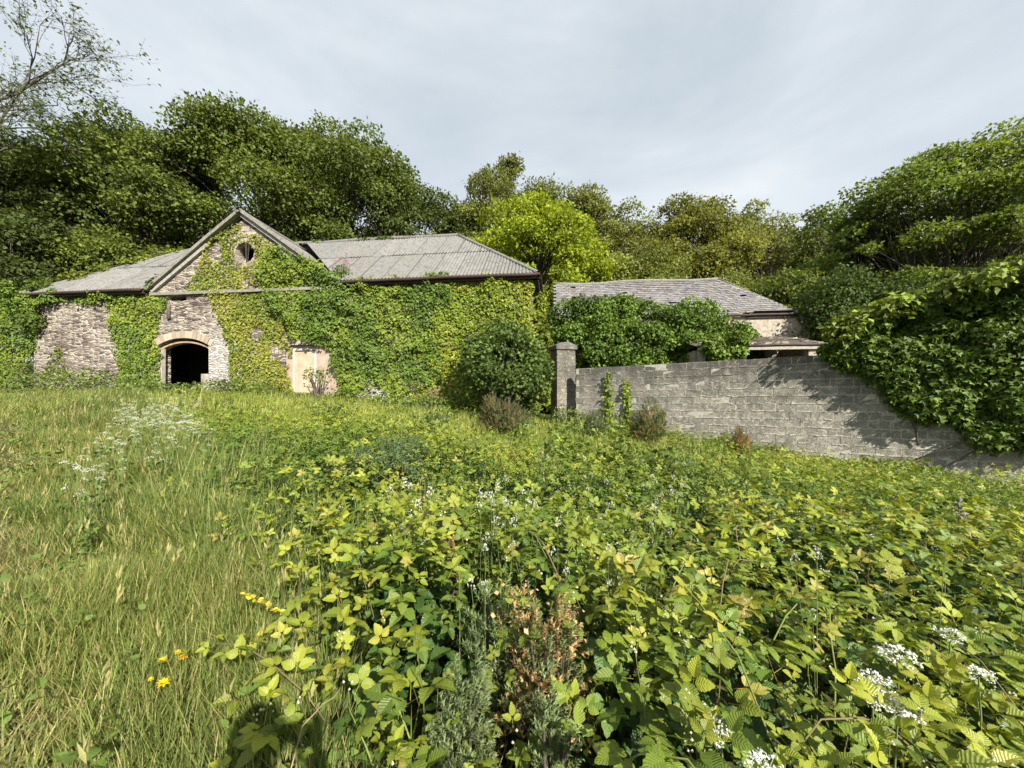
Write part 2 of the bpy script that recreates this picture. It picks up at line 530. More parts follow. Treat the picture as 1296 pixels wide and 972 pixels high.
def ground_mat():
    m, nt, out = mat_new('soil_and_moss')
    tc = nd(nt, 'ShaderNodeTexCoord')
    n1 = nd(nt, 'ShaderNodeTexNoise', Scale=1.2, Detail=7.0, Roughness=.7)
    n2 = nd(nt, 'ShaderNodeTexNoise', Scale=25.0, Detail=5.0)
    for n in (n1, n2): nt.links.new(tc.outputs['Object'], n.inputs['Vector'])
    c = ramp(nt, n1.outputs[0], [(.3, (.035, .035, .015)), (.5, (.06, .075, .022)), (.7, (.10, .10, .035))])
    c = mixc(nt, .6, c, ramp(nt, n2.outputs[0], [(.3, (.4, .4, .4)), (.7, (1.2, 1.2, 1.2))]), 'MULTIPLY')
    p = nd(nt, 'ShaderNodeBsdfPrincipled', Roughness=.95); p.inputs['Specular IOR Level'].default_value = .1
    nt.links.new(c, p.inputs['Base Color'])
    b = nd(nt, 'ShaderNodeBump', Strength=.6, Distance=.05)
    nt.links.new(n2.outputs[0], b.inputs['Height']); nt.links.new(b.outputs[0], p.inputs['Normal'])
    nt.links.new(p.outputs[0], out.inputs[0])
    return m


# ----------------------------------------------------------------- ground
def build_ground():
    t = np.linspace(-1, 1, 181)
    ax = np.sinh(t * 5.2) / np.sinh(5.2) * 420
    X, Y = np.meshgrid(ax, ax + 8, indexing='ij')
    Z = gz(X, Y)
    n = len(ax)
    i, j = np.meshgrid(np.arange(n - 1), np.arange(n - 1), indexing='ij')
    Q = np.stack([i * n + j, (i + 1) * n + j, (i + 1) * n + j + 1, i * n + j + 1], -1).reshape(-1, 4)
    g = Geo(); g.add(np.stack([X, Y, Z], -1).reshape(-1, 3), Q, np.full(len(Q), 4), smooth=True)
    tag(g.obj('ground', ground_mat()), 'rough sloping ground under the grass and brambles', kind='structure')


build_ground()

# ----------------------------------------------------------------- barn
BYAW = R(-6.5)
BO = np.array((0.74, 14.5, 0.0))
BX = np.array((math.cos(BYAW), math.sin(BYAW), 0)); BY = np.array((-math.sin(BYAW), math.cos(BYAW), 0))
LB = 23.0


def fl(px, py, off=0.0):
    """photo pixel -> (x, z) on the barn's front wall, OFF metres in front of it (barn frame)"""
    k = (px - 648) / F
    o = BO - BY * off
    x = -(o[0] - k * o[1]) / (BX[0] - k * BX[1])
    d = o[1] + x * BX[1]
    return x, E + (HZ - py) / F * d


ZE, ZR, HW = E + 5.0, E + 8.55, 3.96
GA, GH, GZ = -12.36, 4.32, E + 8.12


def corrugated(g, O, xd, ud, nv, xs0, xs1, thi, tlo=lambda x: 0 * x, rows=(0, .5, 1.0), slope=5.5, pitch=.146, amp=.024, seam=1.016, tone=.2):
    """corrugated sheets: columns along xd, rising along ud; thi(x) cuts the sheet at hips"""
    O, xd, ud, nv = (np.asarray(a, float) for a in (O, xd, ud, nv))
    ncol = int(math.ceil((xs1 - xs0) / (pitch / 6)))
    xs = np.linspace(xs0, xs1, ncol + 1)
    wv = amp * np.cos(2 * math.pi * xs / pitch)
    hi = thi(xs); lo = tlo(xs)
    for r in range(len(rows) - 1):
        a = np.maximum(lo, rows[r] * slope); b = np.minimum(hi, rows[r + 1] * slope + .12)
        ok = (b - a) > 1e-3
        sh = np.floor((xs - xs0) / seam + r * .5)
        lift = .012 * (sh % 2) + rng.uniform(0, .012, int(sh.max()) + 2)[sh.astype(int)]
        tn = (1 - tone / 2 + tone * rng.random(int(sh.max()) + 2))[sh.astype(int)]
        tn = np.where(np.abs(((xs - xs0) / seam + r * .5) % 1.0) < .05, tn * .45, tn)
        base = O + xs[:, None] * xd
        A = base + a[:, None] * ud + (wv + lift + (.03 if r else 0.0))[:, None] * nv
        B = base + b[:, None] * ud + (wv + lift)[:, None] * nv
        n = len(xs)
        idx = np.array([i for i in range(n - 1) if ok[i] and ok[i + 1] or (ok[i] != ok[i + 1])])
        V = np.concatenate([A, B])
        Q = np.stack([idx, idx + 1, idx + 1 + n, idx + n], -1)
        C = np.concatenate([tn, tn])[:, None] * np.ones(3)
        g.add(V, Q, np.full(len(Q), 4), 0, C)


def curve_wall(outer, holes, thick):
    cu = bpy.data.curves.new('tmp', 'CURVE'); cu.dimensions = '2D'; cu.fill_mode = 'BOTH'; cu.extrude = thick / 2
    for poly in [outer] + holes:
        s = cu.splines.new('POLY'); s.points.add(len(poly) - 1); s.use_cyclic_u = True
        for p, (x, y) in zip(s.points, poly): p.co = (x, y, 0, 1)
    o = bpy.data.objects.new('tmp', cu); COL.objects.link(o)
    dg = bpy.context.evaluated_depsgraph_get()
    me = bpy.data.meshes.new_from_object(o.evaluated_get(dg))
    V = np.array([v.co[:] for v in me.vertices]); Fl = []; T = []
    for p in me.polygons:
        Fl += list(p.vertices); T.append(len(p.vertices))
    bpy.data.objects.remove(o); bpy.data.curves.remove(cu); bpy.data.meshes.remove(me)
    return np.stack([V[:, 0], V[:, 2] + thick / 2, V[:, 1]], 1), Fl, T


ARX0, ARX1 = fl(200, 440)[0], fl(264, 440)[0]
ARS, ARC = fl(232, 437)[1], fl(232, 428)[1]          # springing and crown of the opening
DX0, DX1 = fl(370, 470)[0], fl(428, 470)[0]
DZ0, DZ1 = 1.1, fl(399, 437)[1]
WCX, WCZ, WR = fl(310, 320)[0], fl(310, 320)[1], .46


def arch_pts(x0, x1, zs, zc, n=14):
    w = (x1 - x0) / 2; h = zc - zs; r = (w * w + h * h) / (2 * h); cx = (x0 + x1) / 2; cz = zc - r
    a = math.asin(w / r)
    return [(cx + r * math.sin(t), cz + r * math.cos(t)) for t in np.linspace(-a, a, n)], (cx, cz, r, a)


def build_barn():
    root = thing('stone_barn', 'long derelict stone barn with corrugated roof and round window in its gable', 'barn', tuple(BO), BYAW)
    ap, arc = arch_pts(ARX0, ARX1, ARS, ARC)
    hole1 = [(ARX0, .6)] + ap + [(ARX1, .6)]
    hole2 = [(DX0 - .35, .9), (DX0 - .35, DZ1 + .02), (DX1 + .05, DZ1 + .02), (DX1 + .05, .9)]
    hole3 = [(WCX + WR * math.cos(t), WCZ + WR * math.sin(t)) for t in np.linspace(0, 2 * math.pi, 25)[:-1]]
    lx0, lz0 = fl(214, 381); lx1, lz1 = fl(236, 373)
    hole4 = [(lx0, lz0), (lx0, lz1), (lx1, lz1), (lx1, lz0)]
    zt = ZE - .03
    outer = [(-LB, -.6), (0, -.6), (0, zt), (GA + GH - .1, zt), (GA, GZ - .22), (GA - GH + .1, zt), (-LB, zt)]
    g = Geo()
    V, Fl, T = curve_wall(outer, [hole1, hole2, hole3, hole4], .55)
    g.add(V, Fl, T)
    g.box((-.55, .553, -.6), (0, 2 * HW, zt)); g.box((-LB, .553, -.6), (-LB + .55, 2 * HW, zt)); g.box((-LB + .553, 2 * HW - .55, -.6), (-.553, 2 * HW, zt))
    g.obj('wall', M_STONE, root)
    # a dark floor and loft inside
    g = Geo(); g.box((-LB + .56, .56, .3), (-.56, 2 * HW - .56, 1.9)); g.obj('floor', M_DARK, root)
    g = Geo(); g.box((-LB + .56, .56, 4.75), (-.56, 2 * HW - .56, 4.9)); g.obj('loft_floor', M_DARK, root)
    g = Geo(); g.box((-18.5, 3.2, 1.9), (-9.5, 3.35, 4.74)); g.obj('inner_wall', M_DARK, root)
    g = Geo(); g.box((GA - 1.9, 1.7, 4.91), (GA + 1.9, 1.8, GZ - 2.0)); g.obj('loft_dark_panel', M_DARK, root)  # near-black panel added so the round window looks dark inside
    # roof
    OV = .28
    run = HW + OV; rise = ZR - ZE; sl = math.hypot(run, rise)
    roof = thing('roof', None, None); roof.parent = root
    g = Geo()
    ud = np.array((0, run / sl, rise / sl)); nv = np.array((0, -rise / sl, run / sl))
    sf = sl / run
    thi = lambda x: np.minimum(np.minimum((OV - x) * sf, (x + LB + OV) * sf), sl)
    corrugated(g, (0, -OV, ZE), (1, 0, 0), ud, nv, -LB - OV, OV, thi, lambda x: np.clip(1.02 - np.abs(x - GA) / (GH + .1), 0, 1) * sl, slope=sl)
    udb = ud * (1, -1, 1); nvb = nv * (1, -1, 1)
    corrugated(g, (0, 2 * HW + OV, ZE), (1, 0, 0), udb, nvb, -LB - OV, OV, thi, slope=sl)
    thy = lambda y: np.minimum((y + OV) * sf, (2 * HW + OV - y) * sf)
    corrugated(g, (OV, 0, ZE), (0, 1, 0), (-run / sl, 0, rise / sl), (rise / sl, 0, run / sl), -OV, 2 * HW + OV, thy, slope=sl)
    corrugated(g, (-LB - OV, 0, ZE), (0, 1, 0), (run / sl, 0, rise / sl), (-rise / sl, 0, run / sl), -OV, 2 * HW + OV, thy, slope=sl)
    g.obj('main_sheets', M_SHEET, roof)
    g = Geo()
    gr = GZ - ZE; gs = math.hypot(GH + .1, gr)
    for sg in (-1, 1):
        cut = lambda y: gs * np.clip(1 - 0 * y, 0, 1)
        lo = lambda y: np.clip((y - .3) / HW, 0, 1) * gs * .98       # the valley against the main slope
        corrugated(g, (GA + sg * (GH + .1), 0, ZE + .0), (0, 1, 0), (-sg * (GH + .1) / gs, 0, gr / gs), (sg * gr / gs, 0, (GH + .1) / gs), -.16, HW + .25, cut, lo, slope=gs)
    g.obj('gable_sheets', M_SHEET, roof)
    g = Geo()
    ridge = [(-HW, HW, ZR + .02), (-LB + HW, HW, ZR + .02)]
    g.tube(np.linspace(ridge[0], ridge[1], 20) + rng.normal(0, .012, (20, 3)), .10, 8)
    for c in ((OV, -OV), (OV, 2 * HW + OV)): g.tube(np.linspace((c[0], c[1], ZE), ridge[0], 8), .085, 8)
    for c in ((-LB - OV, -OV), (-LB - OV, 2 * HW + OV)): g.tube(np.linspace((c[0], c[1], ZE), ridge[1], 8), .085, 8)
    g.tube(np.linspace((GA, -.32, GZ + .03), (GA, HW, GZ + .03), 8), .10, 8)
    g.obj('ridge_cap', M_SHEET, roof)
    # verges of the gable: a cement edge over a bargeboard with a dark gap between
    for sg in (-1, 1):
        a = np.array((GA + sg * (GH + .16), 0, ZE - .02)); b = np.array((GA, 0, GZ + .04))
        d = (b - a); L = np.linalg.norm(d); d /= L; up = np.array((-d[2] * np.sign(d[0]) * 1.0, 0, abs(d[0])))
        g = Geo()
        for nseg in range(7):
            t0, t1 = L * nseg / 7 + .006, L * (nseg + 1) / 7 - .006
            w = rng.uniform(-.012, .012)
            V = []
            for yy in (-.25, -.04):
                for tt in (t0, t1):
                    for h in (-.03 + w, .10 + w):
                        p = a + d * tt + up * h; V.append((p[0], yy, p[2]))
            g.add(V, [0, 1, 3, 2, 4, 6, 7, 5, 0, 2, 6, 4, 1, 5, 7, 3, 0, 4, 5, 1, 2, 3, 7, 6], [4] * 6)
        g.obj('verge', M_COPE, roof)
        g = Geo(); V = []
        for yy in (-.13, -.015):
            for tt in (0.05, L * (.62 if sg < 0 else .995)):
                for h in (-.19, -.055):
                    p = a + d * tt + up * h; V.append((p[0], yy, p[2]))
        g.add(V, [0, 1, 3, 2, 4, 6, 7, 5, 0, 2, 6, 4, 1, 5, 7, 3, 0, 4, 5, 1, 2, 3, 7, 6], [4] * 6)
        g.obj('bargeboard', M_BOARD, roof)
    # gutters under the eaves
    for x0, x1 in ((GA + GH + .3, OV + .1), (-LB - .2, GA - GH - .3)):
        g = Geo(); n = 12; xs = np.linspace(x0, x1, n)
        g.tube(np.stack([xs, np.full(n, -OV - .05), np.full(n, ZE - .07) + rng.normal(0, .012, n)], 1), .065, 8)
        g.box((x0, -OV + .03, ZE - .20), (x1, -.02, ZE - .06)); g.obj('gutter', M_GUTTER, root)
    g = Geo(); g.tube([(OV + .08, y, ZE - .07) for y in np.linspace(-.4, 2 * HW, 8)], .065, 8)
    g.box((.02, -OV, ZE - .2), (OV - .03, 2 * HW, ZE - .06))
    g.obj('gutter', M_GUTTER, root)
    # string course under the gable
    g = Geo(); zz = fl(300, 369)[1]
    for i in range(9):
        x0 = GA - GH - .1 + i * 1.01; g.box((x0, -.13 + rng.uniform(-.015, .015), zz - .07), (x0 + 1.0, .0, zz + .05 + rng.uniform(-.01, .01)))
    g.obj('string_course', M_COPE, root)
    # arch of the cart entry
    cx, cz, r, al = arc
    g = Geo(); nv_ = 15; ths = np.linspace(-al * 1.12, al * 1.12, nv_ + 1)
    for i in range(nv_):
        t0, t1 = ths[i] + .004, ths[i + 1] - .004; r0 = r + .005; r1 = r + .30 + rng.uniform(-.015, .02); yb = -.035 - rng.uniform(0, .015)
        V = [(cx + rr * math.sin(t), yy, cz + rr * math.cos(t)) for yy in (yb, .2) for t in (t0, t1) for rr in (r0, r1)]
        tone = rng.uniform(.75, 1.1); c = np.array((.40, .33, .25)) * tone
        g.add(V, [0, 2, 3, 1, 4, 5, 7, 6, 0, 4, 6, 2, 1, 3, 7, 5, 0, 1, 5, 4, 2, 6, 7, 3], [4] * 6, 0, c)
    g.obj('arch', M_ARCH, root)
    g = Geo(); ths = np.linspace(-al * .98, al * .98, 21)
    for i in range(20):
        t0, t1 = ths[i], ths[i + 1] - .004
        V = [(cx + rr * math.sin(t), yy, cz - .16 + rr * math.cos(t)) for yy in (.08, .35) for t in (t0, t1) for rr in (r - .03, r + .04)]
        g.add(V, [0, 2, 3, 1, 4, 5, 7, 6, 0, 4, 6, 2, 1, 3, 7, 5, 0, 1, 5, 4, 2, 6, 7, 3], [4] * 6, 0, np.array((.33, .235, .17)) * rng.uniform(.8, 1.15))
    g.obj('arch_lining', M_ARCH, root)
    x, z = fl(202, 441)
    g = Geo(); g.box((ARX0 + .03, -.02, .9), (ARX0 + .21, .14, z), jit=.01); g.obj('timber_post', M_WOOD, root)
    x0, z1 = fl(254, 473)
    g = Geo(); g.box((x0, .03, .9), (ARX1 + .01, .45, z1), jit=.012); g.obj('stub_pier', M_STUB, root)
    g = Geo(); g.tube([(fl(215, 386)[0], -.05, fl(215, 386)[1]), (fl(215, 404)[0], -.05, fl(215, 404)[1])], .07, 8); g.obj('pipe', M_RUST, root)
    # boarded door
    dr = thing('door', None, None); dr.parent = root
    xm = fl(398, 470)[0]; zl = fl(399, 443)[1]
    g = Geo(); n = 5; xs = np.linspace(DX0, xm - .06, n + 1)
    for i in range(n): g.box((xs[i] + .004, .10 + rng.uniform(0, .012), 1.0), (xs[i + 1] - .004, .16, zl - rng.uniform(0, .03)), jit=.004)
    g.obj('boards', M_CREAM, dr)
    g = Geo(); g.box((xm - .055, .05, 1.0), (xm + .055, .17, zl - .02)); g.box((DX0 - .02, .05, 1.0), (DX0 + .06, .098, zl)); g.box((DX0 - .02, .045, zl + .001), (xm + .1, .10, zl + .09))
    g.obj('frame', M_WHITE, dr)
    g = Geo(); g.box((xm + .057, .07, 1.0), (DX1 + .04, .16, DZ1)); g.box((DX0 - .34, .09, 1.0), (DX0 - .022, .2, DZ1)); g.box((DX0 - .018, .12, zl + .1), (xm + .05, .2, DZ1 + .01))
    g.obj('plaster', M_PINK, dr)
    g = Geo(); g.box((DX0 - .5, -.02, DZ1 + .025), (DX1 + .2, .3, DZ1 + .24), jit=.01); g.obj('lintel', M_WOOD, root)
    # dressed stones round the round window
    g = Geo(); n = 14
    for i in range(n):
        t0, t1 = 2 * math.pi * i / n + .02, 2 * math.pi * (i + 1) / n - .02; r1 = WR + .2 + rng.uniform(-.03, .04); yb = -.02 - rng.uniform(0, .015)
        V = [(WCX + rr * math.cos(t), yy, WCZ + rr * math.sin(t)) for yy in (yb, .2) for t in (t0, t1) for rr in (WR - .01, r1)]
        g.add(V, [0, 1, 3, 2, 4, 6, 7, 5, 0, 2, 6, 4, 1, 5, 7, 3, 0, 4, 5, 1, 2, 3, 7, 6], [4] * 6, 0, np.array((.32, .28, .225)) * rng.uniform(.7, 1.1))
    g.box((WCX - .28, -.025, WCZ + WR + .23), (WCX + .26, .1, WCZ + WR + .45), 0, (.42, .37, .30), .02)
    g.box((WCX - .25, -.022, WCZ + WR + .47), (WCX + .22, .1, WCZ + WR + .66), 0, (.36, .31, .25), .02)
    g.obj('round_window_surround', M_ARCH, root)
    return root


BARN = build_barn()


def bw(x, y, z):
    """barn frame -> world"""
    x = np.asarray(x, float); y = np.asarray(y, float); z = np.asarray(z, float)
    return BO + x[..., None] * BX + y[..., None] * BY + z[..., None] * np.array((0, 0, 1.0))


# ----------------------------------------------------------------- outbuilding behind the block wall
OO = np.array((14.5, 18.0, 0.0))
OL, OW = 12.4, 2.75
OZE, OZR = E + 4.35, E + 7.1


def ow(x, y, z):
    x = np.asarray(x, float); y = np.asarray(y, float); z = np.asarray(z, float)
    return OO + x[..., None] * BX + y[..., None] * BY + z[..., None] * np.array((0, 0, 1.0))


def build_outbuilding():
    root = thing('slate_roofed_outbuilding', 'low outbuilding with hipped grey slate roof behind the block wall', 'outbuilding', tuple(OO), BYAW)
    g = Geo()
    g.box((-OL, 0, -1), (0, .5, OZE - .05)); g.box((-.5, .503, -1), (0, 2 * OW, OZE - .05)); g.box((-OL, .503, -1), (-OL + .5, 2 * OW, OZE - .05)); g.box((-OL + .503, 2 * OW - .5, -1), (-.503, 2 * OW, OZE - .05))
    # ragged stones exposed along the wall head
    for i in range(16):
        x = -3.6 + i * .225; h = rng.uniform(.04, .16); g.box((x, .02, OZE - .04), (x + .2, .42, OZE - .04 + h), jit=.015)
    g.obj('wall', M_STONE2, root)
    g = Geo(); g.box((-OL + .5, .5, -.5), (-.5, 2 * OW - .5, .1)); g.obj('floor', M_DARK, root)
    RX = -.45          # the slates stop short of the right hand wall
    run = OW; rise = OZR - OZE; sl = math.hypot(run, rise); sf = sl / run
    g = Geo()

    def slates(O, xd, ud, nv, x0, x1, thi, holes=()):
        O, xd, ud, nv = (np.asarray(a, float) for a in (O, xd, ud, nv))
        rows = int(sl / .19); V = []; C = []
        for r in range(rows):
            t0 = r * sl / rows; t1 = t0 + .25
            sag = 0.0
            for x in np.arange(x0 + (r % 2) * .14, x1, .285):
                xc = x + .14
                if t0 + .08 > thi(xc): continue
                if any(abs(xc - hx) < hw_ and abs(t0 - ht) < hh for hx, ht, hw_, hh in holes): continue
                if rng.random() < .012: continue
                w = .138; te = min(t1, thi(xc) + .02)
                dx = rng.uniform(-.008, .008); dt = rng.uniform(-.02, .012); l0 = .026 + rng.uniform(0, .012)
                sg_ = -.10 * math.exp(-((xc + 6.5) / 2.4) ** 2) * math.sin(math.pi * min(1, t0 / sl)) - .03 * math.sin(xc * 1.1)
                b = O + nv * (sg_)
                p = [b + xd * (xc - w + dx) + ud * (t0 + dt) + nv * l0, b + xd * (xc + w + dx) + ud * (t0 + dt + rng.uniform(-.01, .01)) + nv * (l0 + rng.uniform(-.005, .008)),
                     b + xd * (xc + w + dx) + ud * te + nv * .002, b + xd * (xc - w + dx) + ud * te + nv * .002]
                V += p; tone = rng.uniform(.6, 1.25); tint = rng.random()
                C += [np.array((1.0, .98, 1.02)) * tone if tint < .8 else np.array((1.1, 1.0, .85)) * tone] * 4
        n = len(V) // 4
        g.add(V, np.arange(4 * n), [4] * n, 0, np.array(C))
    ud = np.array((0, run / sl, rise / sl)); nv = np.array((0, -rise / sl, run / sl))
    thi = lambda x: min((RX + .1 - x) * sf, sl)
    # two holes where slates have slipped
    hl = [(-6.1, 1.35, .28, .1), (-2.35, 1.7, .2, .12), (-8.4, 2.6, .15, .1)]
    slates((0, 0, OZE), (1, 0, 0), ud, nv, -OL, RX + .1, thi, hl)
    slates((0, 2 * OW, OZE), (1, 0, 0), ud * (1, -1, 1), nv * (1, -1, 1), -OL, RX + .1, thi)
    slates((RX + .1, 0, OZE), (0, 1, 0), (-run / sl, 0, rise / sl), (rise / sl, 0, run / sl), 0, 2 * OW, lambda y: min(y * sf, (2 * OW - y) * sf))
    roof = thing('roof', None, None); roof.parent = root
    g.obj('slates', M_SLATE, roof)
    g = Geo(); g.box((-OL + .1, OW - .1, OZE - .2), (-OW - .8, OW + .1, OZR - .25))
    for x in np.arange(-OL + .3, -2.8, .5):
        for sg in (-1, 1):
            g.tube([(x, OW + sg * (OW - .3), OZE - .12), (x, OW, OZR - .42)], .05, 4)
    g.obj('rafters', M_DARK, roof)
    g = Geo(); top = (RX + .1 - OW, OW, OZR)
    n = 14; rd = np.linspace(top, (-OL, OW, OZR), n); rd[:, 2] += rng.normal(0, .012, n) - .05 * np.sin(rd[:, 0] * 1.1)
    g.tube(rd, .075, 6); g.tube(np.linspace((RX + .1, 0, OZE), top, 7), .05, 6); g.tube(np.linspace((RX + .1, 2 * OW, OZE), top, 7), .05, 6)
    g.obj('ridge_tiles', M_COPE, roof)
    # broken gutter and fascia at the right end of the eaves
    g = Geo(); g.tube([(x, -.14, OZE - .02 + .012 * math.sin(x * 5)) for x in np.linspace(-4.0, .22, 9)], .06, 8); g.box((-2.9, -.1, OZE - .16), (.12, -.01, OZE - .05))
    g.obj('gutter', M_GUTTER, root)
    g = Geo(); g.box((-2.6, -.22, OZE + .14), (-.7, .1, OZE + .17), jit=.02); g.box((-3.0, -.25, OZE + .10), (-2.7, .18, OZE + .13), jit=.03)
    g.obj('loose_board', M_WOOD, root)
    # lean-to against its front
    lt = thing('lean_to_shed', 'low lean-to shed with rusty sheet roof and pale block pier', 'shed', tuple(OO), BYAW)
    zf, zb = E + 2.38, E + 3.25
    g = Geo(); s2 = math.hypot(3.1, zb - zf)
    corrugated(g, (0, -3.12, zf), (1, 0, 0), (0, 3.1 / s2, (zb - zf) / s2), (0, -(zb - zf) / s2, 3.1 / s2), -6.35, -1.05, lambda x: s2 - .02 + 0 * x, slope=s2, pitch=.1, amp=.012, tone=.6)
    g.obj('roof_sheets', M_RUST, lt)
    g = Geo(); g.box((-6.3, -3.05, zf - .16), (-1.1, -2.95, zf - .03)); g.obj('eaves_beam', M_WOOD, lt)
    g = Geo()
    for i in range(14):
        z = -.8 + i * .215 * 1.0
        for k in range(2): g.box((-4.0 + k * .5 + .004, -3.10, z + .004), (-3.5 + k * .5 - .004, -2.7, min(z + .21, zf - .17)), 0, np.array((.46, .42, .35)) * rng.uniform(.85, 1.1))
    g.obj('pier', M_ARCH, lt)
    g = Geo(); g.box((-1.9, -2.93, -.8), (-1.12, -2.6, zf - .17)); g.box((-1.3, -2.59, -.8), (-1.12, -.02, zf + .2)); g.obj('side_wall', M_STONE2, lt)
    g = Geo(); g.box((-6.3, -2.59, -.8), (-6.1, -.02, zf - .1)); g.obj('side_wall', M_STONE2, lt)
    g = Geo(); g.box((-6.28, -3.0, -.5), (-5.98, -2.92, zf - .17)); g.obj('post', M_WOOD, lt)
    g = Geo()
    for i in range(70):
        x = rng.uniform(-6.2, -1.2); t = rng.uniform(0.1, 2.9); c = np.array((x, -3.1 + t, zf + t * (zb - zf) / 3.1 + .03)); s = rng.uniform(.04, .14)
        g.box(c - s * np.array((1, .6, .3)), c + s * np.array((1, .6, .3)), 0, np.array((.22, .185, .15)) * rng.uniform(.5, 1.4), s * .4)
    tag(g.obj('roof_debris', M_ARCH, lt), kind='stuff')
    return root


build_outbuilding()

# ----------------------------------------------------------------- block wall with its gate pillar
W0 = np.array((2.47, 13.6, 0.0)); WT = np.array((.834, -.551, 0)); WT /= np.linalg.norm(WT); WN = np.array((WT[1], -WT[0], 0))   # WN faces the viewer
WLEN, WTOP = 12.6, E + 1.28


def wwp(a, o, z):
    a = np.asarray(a, float); o = np.asarray(o, float); z = np.asarray(z, float)
    return W0 + a[..., None] * WT + o[..., None] * WN + z[..., None] * np.array((0, 0, 1.0))


def build_block_wall():
    yaw = math.atan2(WT[1], WT[0])
    root = thing('block_wall', 'grey concrete block boundary wall with stout square end pillar', 'wall', tuple(W0), yaw)
    CH, BL = .215, .455
    g = Geo(); nrow = 17; zb = WTOP - nrow * CH
    gm = Geo(); gm.box((-.12, .005, zb - .3), (WLEN, .2, WTOP - .02))
    for r in range(nrow):
        z0 = zb + r * CH; x = -(r % 2) * BL / 2 - rng.uniform(0, .03)
        last = r == nrow - 1
        while x < WLEN:
            l = BL + rng.uniform(-.012, .012) if not last else BL * rng.uniform(.9, 1.5)
            a, b = max(x, -.14), min(x + l, WLEN)
            if b - a > .05:
                tone = rng.uniform(.84, 1.12) * (.66 if last else 1); y0 = rng.uniform(-.004, .004)
                gap = rng.uniform(.010, .017); zt = z0 + CH - gap + (rng.uniform(-.02, .012) if last else 0)
                V = np.array([(a + gap, y0, z0 + .004), (b - .003, y0 + rng.uniform(-.006, .006), z0 + .004), (b - .003, .05, z0 + .004), (a + gap, .05, z0 + .004),
                              (a + gap, y0 + rng.uniform(-.006, .006), zt), (b - .003, y0 + rng.uniform(-.005, .005), zt), (b - .003, .21 if last else .05, zt), (a + gap, .21 if last else .05, zt)])
                V[:, 2] += rng.uniform(-.004, .004, 8); V[:, 0] += rng.uniform(-.006, .006, 8)
                g.add(V, [0, 3, 2, 1, 4, 5, 6, 7, 0, 1, 5, 4, 1, 2, 6, 5, 2, 3, 7, 6, 3, 0, 4, 7], [4] * 6, 0, np.array((.27, .255, .222)) * tone)
            x += l
    # pale mortar smears standing proud of some joints
    for i in range(2600):
        r = rng.integers(1, nrow); z = zb + r * CH + rng.normal(0, .007); x = rng.uniform(.05, WLEN - .4); l = rng.uniform(.03, .2); h = rng.uniform(.006, .018)
        g.box((x, -.008, z - h), (x + l, .02, z + h), 0, np.array((.50, .475, .41)) * rng.uniform(.7, 1.15), .005)
    for i in range(0):
        r = rng.integers(0, nrow - 1); z = zb + r * CH; x = rng.uniform(.1, WLEN - .6); l = rng.uniform(.008, .02)
        g.box((x, -.013, z), (x + l, .02, z + CH), 0, np.array((.50, .48, .43)) * rng.uniform(.85, 1.15), .006)
    g.obj('blockwork', M_BLOCK, root); gm.obj('mortar', M_MORTAR, root)
    # pillar, set a little askew to the wall
    pyaw = R(20) - yaw
    g = Geo(); pw, pd = .80, .55; top = E + 2.05; rows = int((top - zb) / CH); z0 = top - rows * CH
    gm = Geo(); gm.box((.015, .015, z0 - .2), (pw - .015, pd - .015, top - .01))
    for r in range(rows):
        z = z0 + r * CH; sp_ = [0, pw * (.55 if r % 2 else .45), pw]
        for k in range(2):
            for (y0, y1) in ((0, pd * (.5 if r % 2 else .999)), (pd * .5, pd)):
                if r % 2 == 0 and y0 > 0: continue
                g.box((sp_[k] + .006, y0 + .002, z + .008), (sp_[k + 1] - .002, y1 - .004, z + CH - .004), 0, np.array((.22, .20, .165)) * rng.uniform(.7, 1.15), .007)
    o = g.obj('pillar', M_BLOCK, root); o.location = (-.86, -.10, 0); o.rotation_euler[2] = pyaw
    m = gm.obj('pillar_mortar', M_MORTAR, o)
    g = Geo(); a = .05
    b0 = [(-a, -a), (pw + a, -a), (pw + a, pd + a), (-a, pd + a)]
    lv = [(top, 0.02, b0), (top + .14, 0.0, b0)]
    V = [(x, y, top) for x, y in b0] + [(x, y, top + .15) for x, y in b0] + [(pw * .25, pd * .25, top + .29), (pw * .75, pd * .22, top + .30), (pw * .72, pd * .8, top + .30), (pw * .27, pd * .75, top + .28)]
    V = np.array(V) + rng.uniform(-.015, .015, (12, 3))
    Fl = [3, 2, 1, 0]
    for b in (0, 4):
        for i in range(4): Fl += [b + i, b + (i + 1) % 4, b + 4 + (i + 1) % 4, b + 4 + i]
    Fl += [8, 9, 10, 11]
    g.add(V, Fl, [4] * 10, 0, (.2, .19, .17)); g.obj('pillar_cap', M_BLOCK, o)
    return root


build_block_wall()

# ----------------------------------------------------------------- foliage helpers
def blob_points(cen, rad, dens, flat=.7, shell=.55, low=.35, maxn=200000):
    """leaf points in a set of flattened clumps: positions, outward normals, clump numbers"""
    cen = np.asarray(cen, float); rad = np.asarray(rad, float)
    n = np.maximum((dens * rad ** 2 * 12.6).astype(int), 4)
    k = np.repeat(np.arange(len(cen)), n); N = len(k)
    d = rand_unit(N)
    dn = (d[:, 2] < 0) & (rng.random(N) > low)
    d[dn, 2] *= -1
    r = shell + (1.08 - shell) * rng.random(N) ** .6
    r *= 1 + .6 * (vnoise(d[:, 0] * 2.2 + k * 7.3, d[:, 1] * 2.2 + d[:, 2] * 1.9, 5) - .5)
    p = cen[k] + d * (rad[k] * r)[:, None] * np.array((1, 1, flat))
    return p, d, k


